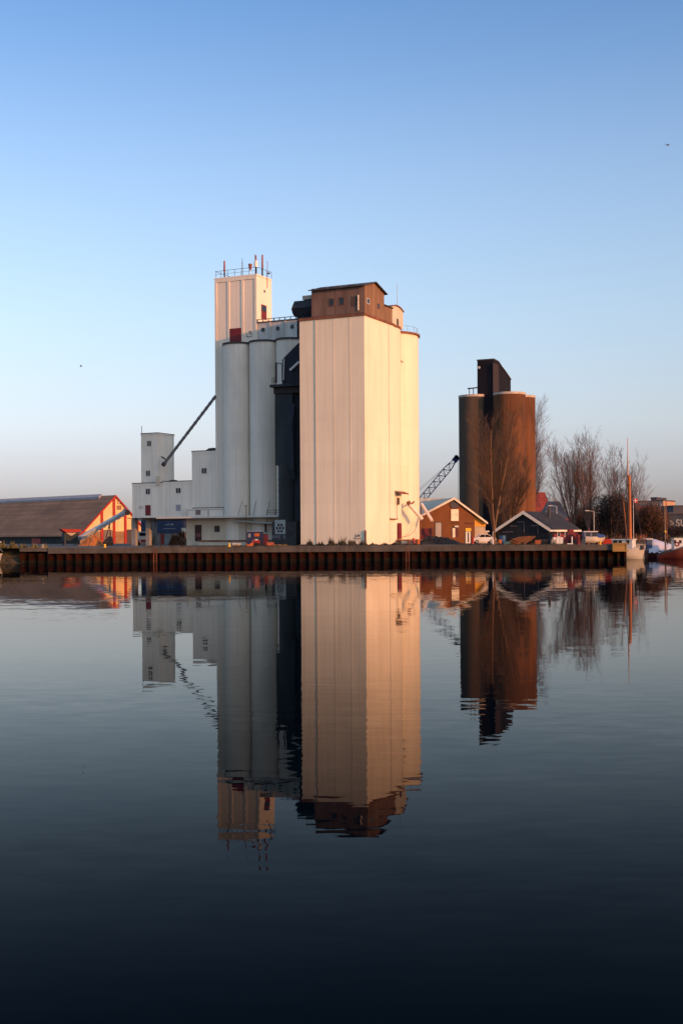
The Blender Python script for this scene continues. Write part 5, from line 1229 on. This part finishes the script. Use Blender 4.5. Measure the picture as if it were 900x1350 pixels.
# weeds along the silo foot and the bank
def weeds(name, label, spans, seed, m, hmax, per=9):
    rnd = random.Random(seed); b_ = MB()
    for (p0, p1, d, k_) in spans:
        n = int(abs(p1-p0)*per)
        for i in range(n):
            px = rnd.uniform(p0, p1); q = ground(px, d+rnd.uniform(-1.2, 1.2)); hh = hmax*k_*rnd.random()**1.6*(1+.6*math.sin(px*.45))
            d_ = Vector((rnd.gauss(0, .35), rnd.gauss(0, .35), 1)).normalized(); s_ = Vector((rnd.uniform(-1, 1), rnd.uniform(-1, 1), 0)).normalized()*rnd.uniform(.04, .14)
            b_.face([q-s_, q+s_, q+d_*max(.1, hh)])
            if i % 3 == 0: b_.face([q-s_*3, q+s_*3+Vector((0, 0, .05)), q+d_*hh*.6+s_*2])
    o_ = b_.build(name, m); return tag(o_, label, 'weeds', kind='stuff')
weeds('weeds', 'dry dark weeds growing along the foot of the white silo', [(397, 484, 182, 1), (400, 412, 181, 1.5), (434, 447, 181, 2.2), (450, 462, 181, 2.0), (462, 484, 181, 1.4), (486, 524, 183, .7), (524, 556, 180, .5)], 2, weed_mat, .55, 14)
weeds('bank_grass', 'dry yellowish grass on the bank at the left picture edge', [(-30, 24, 170.6, 1.2), (-30, 62, 171.5, .8), (10, 26, 169.6, 1.0)], 3, grass_mat, .7, 16)
weeds('weeds_strip', 'thin weeds along the coping between dock and shed', [(190, 395, 171, .35), (600, 760, 172, .4)], 4, weed_mat, .7, 5)

# ------------------------------------------------------------------ lamps, flag, poles
def lamp_post(label, px, d, pytop, arm=1):
    q = ground(px, d); z = at(px, pytop, d).z; e = thing('street_lamp', label, 'street lamp', q, group='street lamps behind the shed'); OFF[e.name] = q
    MB().tube(q, (q.x, q.y, z), .06, .045, n=8).build('pole', white_gloss, e); MB().tube((q.x, q.y, z), (q.x-arm*1.0, q.y, z+.12), .03, n=6).build('arm', white_gloss, e)
    MB().box(q.x-arm*1.6, q.x-arm*.9, q.y-.12, q.y+.12, z+.06, z+.18).build('lamp_head', white_gloss, e)
lamp_post('white street lamp with a short arm above the shed roof', 733.6, 245, 667.5)
lamp_post('pale street lamp among the bare trees above the boat ashore', 782.5, 235, 674)
q = ground(834.5, 245); e = thing('flagpole', 'white flagpole flying a small red and white flag behind the mast', 'flagpole', q); OFF[e.name] = q
MB().tube(q, (q.x, q.y, at(833, 654.5, 245).z), .06, .04, n=6).build('pole', white_gloss, e)
p0 = at(834, 657, 245); fl = MB(); hw_, hh = 1.0, .85
def wav(u): return .12*math.sin(u*5)
cols = [(0, .36), (.36, .50), (.50, 1)]; rows = [(0, .42), (.42, .58), (.58, 1)]
fr_, fw_ = MB(), MB()
for i, (a0, a1) in enumerate(cols):
    for j, (b0, b1) in enumerate(rows):
        (fw_ if i == 1 or j == 1 else fr_).extr([(p0.x+.05+a0*hw_*.75, p0.z-b0*hh), (p0.x+.05+a1*hw_*.75, p0.z-b0*hh-.05), (p0.x+.05+a1*hw_*.75, p0.z-b1*hh-.05), (p0.x+.05+a0*hw_*.75, p0.z-b1*hh)], 'y', 244.9, 244.92)
ff = fr_.build('flag', flag_red, e); fw_.build('white_cross', white_gloss, ff)

# ------------------------------------------------------------------ boats
def hull_loft(L_, Bm, free, draft, sheer=.35, stern_w=.75, n=14, bow_rake=.5, rise=0):
    rings = []
    for k in range(n+1):
        t = k/n
        w = Bm/2*(stern_w+(1-stern_w)*min(1, t/.35)) if t < .35 else Bm/2*(1-((t-.35)/.65)**2.2)
        w = max(w, .02); x = t*L_; zt_ = free+rise*t+sheer*(2*t-1)**2*(1.0 if t > .5 else .5)
        xr_ = bow_rake*max(0, (t-.7)/.3)
        rings.append([(x+xr_, -w, zt_), (x+xr_*.6, -w*.96, zt_*.45), (x, -w*.6, -draft*.5), (x, 0, -draft), (x, w*.6, -draft*.5), (x+xr_*.6, w*.96, zt_*.45), (x+xr_, w, zt_)])
    return rings
def boat(name, label, fr_, L_, Bm, free, m, z=0, cat='boat', draft=.5, **kw):
    e = fr_.thing(name, label, cat); rg = hull_loft(L_, Bm, free, draft, **kw)
    MB().loft(rg, True, True, closed=False).build('hull', m, e)
    dk_ = MB()
    for a_, b_ in zip(rg[:-1], rg[1:]):
        dk_.face([(a_[0][0], a_[0][1]*.98, a_[0][2]-.08), (b_[0][0], b_[0][1]*.98, b_[0][2]-.08), (b_[6][0], b_[6][1]*.98, b_[6][2]-.08), (a_[6][0], a_[6][1]*.98, a_[6][2]-.08)])
    dk_.build('deck', wood_yellow if m is not hull_rust else deck_green, e)
    rl = MB()
    for s in (0, 6):
        for a_, b_ in zip(rg[:-1], rg[1:]): rl.bar(a_[s], b_[s], .08, .08)
    rl.build('gunwale', trim_dark if m is hull_rust else hull_cream, e)
    return e, rg
def wpt(px, d): v0 = EYE*F/d; return Vector((((px-CX-v0*math.sin(RHO))/math.cos(RHO))*d/F, d, 0))
b0 = wpt(806, 174.5); b1 = wpt(849, 172.2)
CU = Frame(b0, math.degrees(math.atan2(b1.y-b0.y, b1.x-b0.x)))
cu, rg = boat('sailing_boat', 'cream sailing boat with white wheelhouse and tall orange mast at the quay end', CU, (b1-b0).length-.4, 2.6, 1.3, hull_cream, sheer=.35)
def cf(px, py, y=0): return CU.fx(px, py, y)
w0, zt_ = cf(806.2, 710.6, -.7); w1, zb_ = cf(833, 728, -.7)
MB().box(w0, w1, -.75, .75, .9, zt_-.12).build('wheelhouse', white_gloss, cu)
MB().box(w0-.15, w1+.15, -.9, .9, zt_-.12, zt_).build('wheelhouse_roof', white_gloss, cu)
for (p0, p1) in ((807.6, 813.2), (814.8, 819.2), (825.3, 829)):
    x0, z1 = cf(p0, 712.3, -.75); x1, z0 = cf(p1, 717.6, -.75); MB().box(x0, x1, -.78, -.752, z0, z1).build('window', dark_glass, cu)
mx = cf(829.2, 712, 0)[0]+.25; P = [(829.5, 722, .17), (827.8, 660, .165), (826.6, 627, .15)]
mz1 = cf(826.7, 627, 0)[1]; mz2 = cf(826.2, 577.5, 0)[1]
mx = cf(830.3, 722, 0)[0]
MB().tube((mx, 0, 1.0), (mx-.1, 0, mz1), .24, .19, n=12).build('mast', mast_wood, cu)
MB().tube((mx-.28, 0, mz1-1.2), (mx-.30, 0, mz2), .09, .045, n=8).build('topmast', mat('pale_topmast', (.50, .30, .2), .5, .1), cu)
MB().cyl(mx-.15, 0, mz1-1.4, mz1-1.15, .26, n=10).cyl(mx-.22, 0, mz1-.15, mz1+.05, .24, n=10).build('mast_cap', rust_edge, cu)
a = MB()
for s in (-1.1, 1.1): a.tube((mx-.2, s, 1.2), (mx-.12, 0, mz1-.4), .03, n=4)
a.tube((b1-b0).length*Vector((1, 0, 0))+Vector((0, 0, 1.4)), (mx-.1, 0, mz1-.3), .03, n=4); a.tube((w0, 0, zt_), (mx-.2, 0, mz1-.6), .03, n=4); a.tube((mx-.5, -.5, zt_), (mx-.3, 0, mz2-1), .025, n=4); a.build('rigging', trim_dark, cu)
MB().tube((mx-.35, -.1, 1.9), (mx-1.0, -.1, mz1-2.5), .13, .09, n=8).build('furled_gaff', mat('brown_sailcloth', (.22, .085, .04), .9, .3), cu)
MB().cyl(w1+1.2, -.2, 1.3, 1.85, .3, n=10).build('anchor_winch', trim_dark, cu)
# covered boat
b0 = wpt(851, 181); b1 = wpt(885, 183); TB = Frame(b0, 2)
tb_, rg = boat('covered_boat', 'moored boat under a pale lilac tarpaulin', TB, (b1-b0).length, 2.6, .95, hull_rust, sheer=.2)
L_ = (b1-b0).length; rings = []
rnd = random.Random(4)
for k in range(13):
    t = k/12; zr_ = 1.0+1.75*((.45+t*2.75) if t < .2 else (1-(t-.2)*.8)); w = 1.35*(1-.5*max(0, t-.7)/.3)
    fold = .09*(1 if k % 2 else -1)
    rings.append([(t*(L_-.3)+.1, -w, .75+fold), (t*(L_-.3)+.1, -w*.85, 1.2), (t*(L_-.3)+.1, -w*.45+fold, (1.0+zr_)/2+.15), (t*(L_-.3)+.1, 0, zr_), (t*(L_-.3)+.1, w*.45, (1.0+zr_)/2+.15), (t*(L_-.3)+.1, w*.85, 1.2), (t*(L_-.3)+.1, w, .75)])
MB().loft(rings, True, True, closed=False).build('tarpaulin', tarp_white, tb_)
MB().box(-.1, .6, -1, -.2, 1.2, 2.6).build('cabin_window', mat('blue_cabin', (.05, .08, .16), .4, .1), tb_); MB().box(-.25, .7, -1.1, 1.0, 2.6, 2.75).build('cabin_roof', white_gloss, tb_)
# barge at the right edge
b0 = wpt(873, 176); BG = Frame(wpt(866, 176), -2)
bg_, rg = boat('barge', 'rust red barge with a white deckhouse and thin mast at the right edge', BG, (wpt(936, 174)-wpt(872, 176)).length, 3.4, .5, hull_rust, sheer=.0, stern_w=.35, rise=2.2)
BGf = Frame(wpt(873, 176), 0)
def bgw(px, py, d): return at(px, py, d)
inv = BG
def tolocal(p): v = p-BG.o; return Vector((v.dot(BG.X), v.dot(BG.Y), v.z))
c0, c1 = tolocal(bgw(888, 709, 175)), tolocal(bgw(915, 728, 175))
MB().box(c0.x, c1.x, -.9, .9, .8, c0.z).build('deckhouse', white_gloss, bg_); MB().box(c0.x-.1, c1.x+.1, -1.0, 1.0, c0.z, c0.z+.12).build('deckhouse_roof', deck_green, bg_)
for (p0, p1) in ((889.8, 893), (896.6, 900)):
    q0, q1 = tolocal(bgw(p0, 712, 174)), tolocal(bgw(p1, 716.5, 174)); MB().box(q0.x, q1.x, -.93, -.902, q1.z, q0.z).build('window', dark_glass, bg_)
q0 = tolocal(bgw(894.2, 717.3, 174)); a = MB(); n_ = 14
for k in range(n_):
    f0, f1 = 2*math.pi*k/n_, 2*math.pi*(k+1)/n_; a.tube((q0.x+.26*math.cos(f0), -.98, q0.z+.26*math.sin(f0)), (q0.x+.26*math.cos(f1), -.98, q0.z+.26*math.sin(f1)), .07, n=6)
a.build('lifebuoy', red_paint, bg_)
q0 = tolocal(bgw(877.6, 722, 175.5)); q1 = tolocal(bgw(876.3, 667, 175.5))
MB().tube((q0.x, 0, .7), (q1.x, 0, q1.z), .13, .07, n=8).build('mast', mat('weathered_mast', (.20, .13, .075), .7, .2), bg_)
MB().tube((q0.x+.25, 0, 1.9), (q0.x+.1, 0, 8), .06, .05, n=6).tube((q0.x+.9, -.1, 2.4), (q0.x+.05, 0, 3.6), .04, n=5).build('derrick', rust_edge, bg_); MB().ball((q0.x-.05, -.1, tolocal(bgw(877, 701, 175)).z), .16, .16, .16).build('lantern', yellow_paint, bg_)
# boat ashore
b0 = ground(769.5, 175, GZ+.3); BA = Frame(b0, 2); LB = BA.fx(793, 710)[0]
ba, rg = boat('white_motorboat', 'white motorboat with a blue white cabin standing ashore on the quay', BA, LB, 2.0, .68, hull_cream, sheer=.12, stern_w=.95, draft=.2)
ca0, cz1 = BA.fx(768.5, 700.3, -.6); ca1, cz0 = BA.fx(786.3, 708, -.6)
MB().box(ca0+.1, ca1, -.75, .75, .6, cz1-.1).build('cabin', mat('blue_grey_cabin', (.13, .15, .25), .5, .1), ba); MB().box(ca0, ca1+.1, -.85, .85, cz1-.1, cz1).build('cabin_roof', white_gloss, ba)
for k in range(2): x0 = ca0+.3+k*.85; MB().box(x0, x0+.65, -.78, -.752, .85, cz1-.2).build('window', dark_glass, ba)
MB().extr([(ca1+.02, .6), (LB+.4, .72), (LB+.2, .98), (ca1+.02, cz1-.3)], 'y', -.8, .8).build('blue_cover', mat('bright_blue_tarp', (.02, .06, .22), .6, .15), ba)
MB().tube((ca0+.9, 0, cz1), (ca0+.9, 0, cz1+.5), .04, n=6).build('light_mast', red_paint, ba)
e = thing('boat_trestle', 'low wooden trestles carrying the white motorboat ashore', 'trestle', ground(780, 174.5)); OFF[e.name] = ground(780, 174.5)
a = MB(); [a.box(ground(px, 175).x-.12, ground(px, 175).x+.12, 174.3, 175.8, GZ, GZ+.35) for px in (774, 787)]; a.build('beam', rust_edge, e)
crate('dark red lidded box between the boat ashore and the wheelhouse', 793.5, 806, 711, 178, barn_red, 1.5)
e = thing('quay_boat_red', '', '') if False else None
# motor boat moored at the far left
b0 = wpt(-26, 166.3); LM = Frame(b0, 3)
lm, rg = boat('moored_launch', 'white launch moored at the bank, cut by the left picture edge', LM, (wpt(1, 166.3)-b0).length-.3, 2.1, 1.0, mat('weathered_grey_hull', (.26, .24, .21), .6, .2), sheer=.3)
MB().box(.4, 1.9, -.8, .8, 1.2, 2.8).build('cabin', white_gloss, lm); MB().box(.2, 2.6, -.9, .9, 2.8, 2.92).build('cabin_roof', white_gloss, lm); MB().box(.7, 1.6, -.83, -.802, 1.9, 2.6).build('window', dark_glass, lm)
MB().path([(1.9, -.8, 1.3), (1.9, -.8, 2.2), (2.6, -.5, 2.1), (2.9, 0, 1.6)], .04).build('bow_rail', galv, lm)
# two gulls
def gull(label, px, py, d, span, bank):
    p = at(px, py, d); e = thing('gull', label, 'bird', p, bank); OFF[e.name] = Vector((0, 0, 0)); e.rotation_euler = (bank, .1, bank*2)
    MB().loft([[(-.16+.32*t, .04*s*math.cos(a_), .05*s*math.sin(a_)) for a_ in [k*math.pi/4 for k in range(8)]] for t, s in ((0, .15), (.25, .8), (.55, 1), (.85, .6), (1, .1))]).build('body', mat('gull_grey', (.12, .115, .115), .9, .1), e)
    for s in (-1, 1): MB().loft([[(-.05, s*.04, .03), (.1, s*.04, .03), (.1, s*.04, .015), (-.05, s*.04, .015)], [(-.02, s*span*.28, .13), (.1, s*span*.28, .13), (.1, s*span*.28, .12), (-.02, s*span*.28, .12)], [(-.14, s*span*.5, .05), (-.09, s*span*.5, .05), (-.09, s*span*.5, .045), (-.14, s*span*.5, .045)]], True, False).build('wing', mat('gull_grey', (.12, .115, .115)), e)
gull('tiny gull flying high at the right of the sky', 879, 191.5, 120, .55, .3)
gull('tiny gull flying at the left of the sky', 107, 483, 150, .6, -.2)
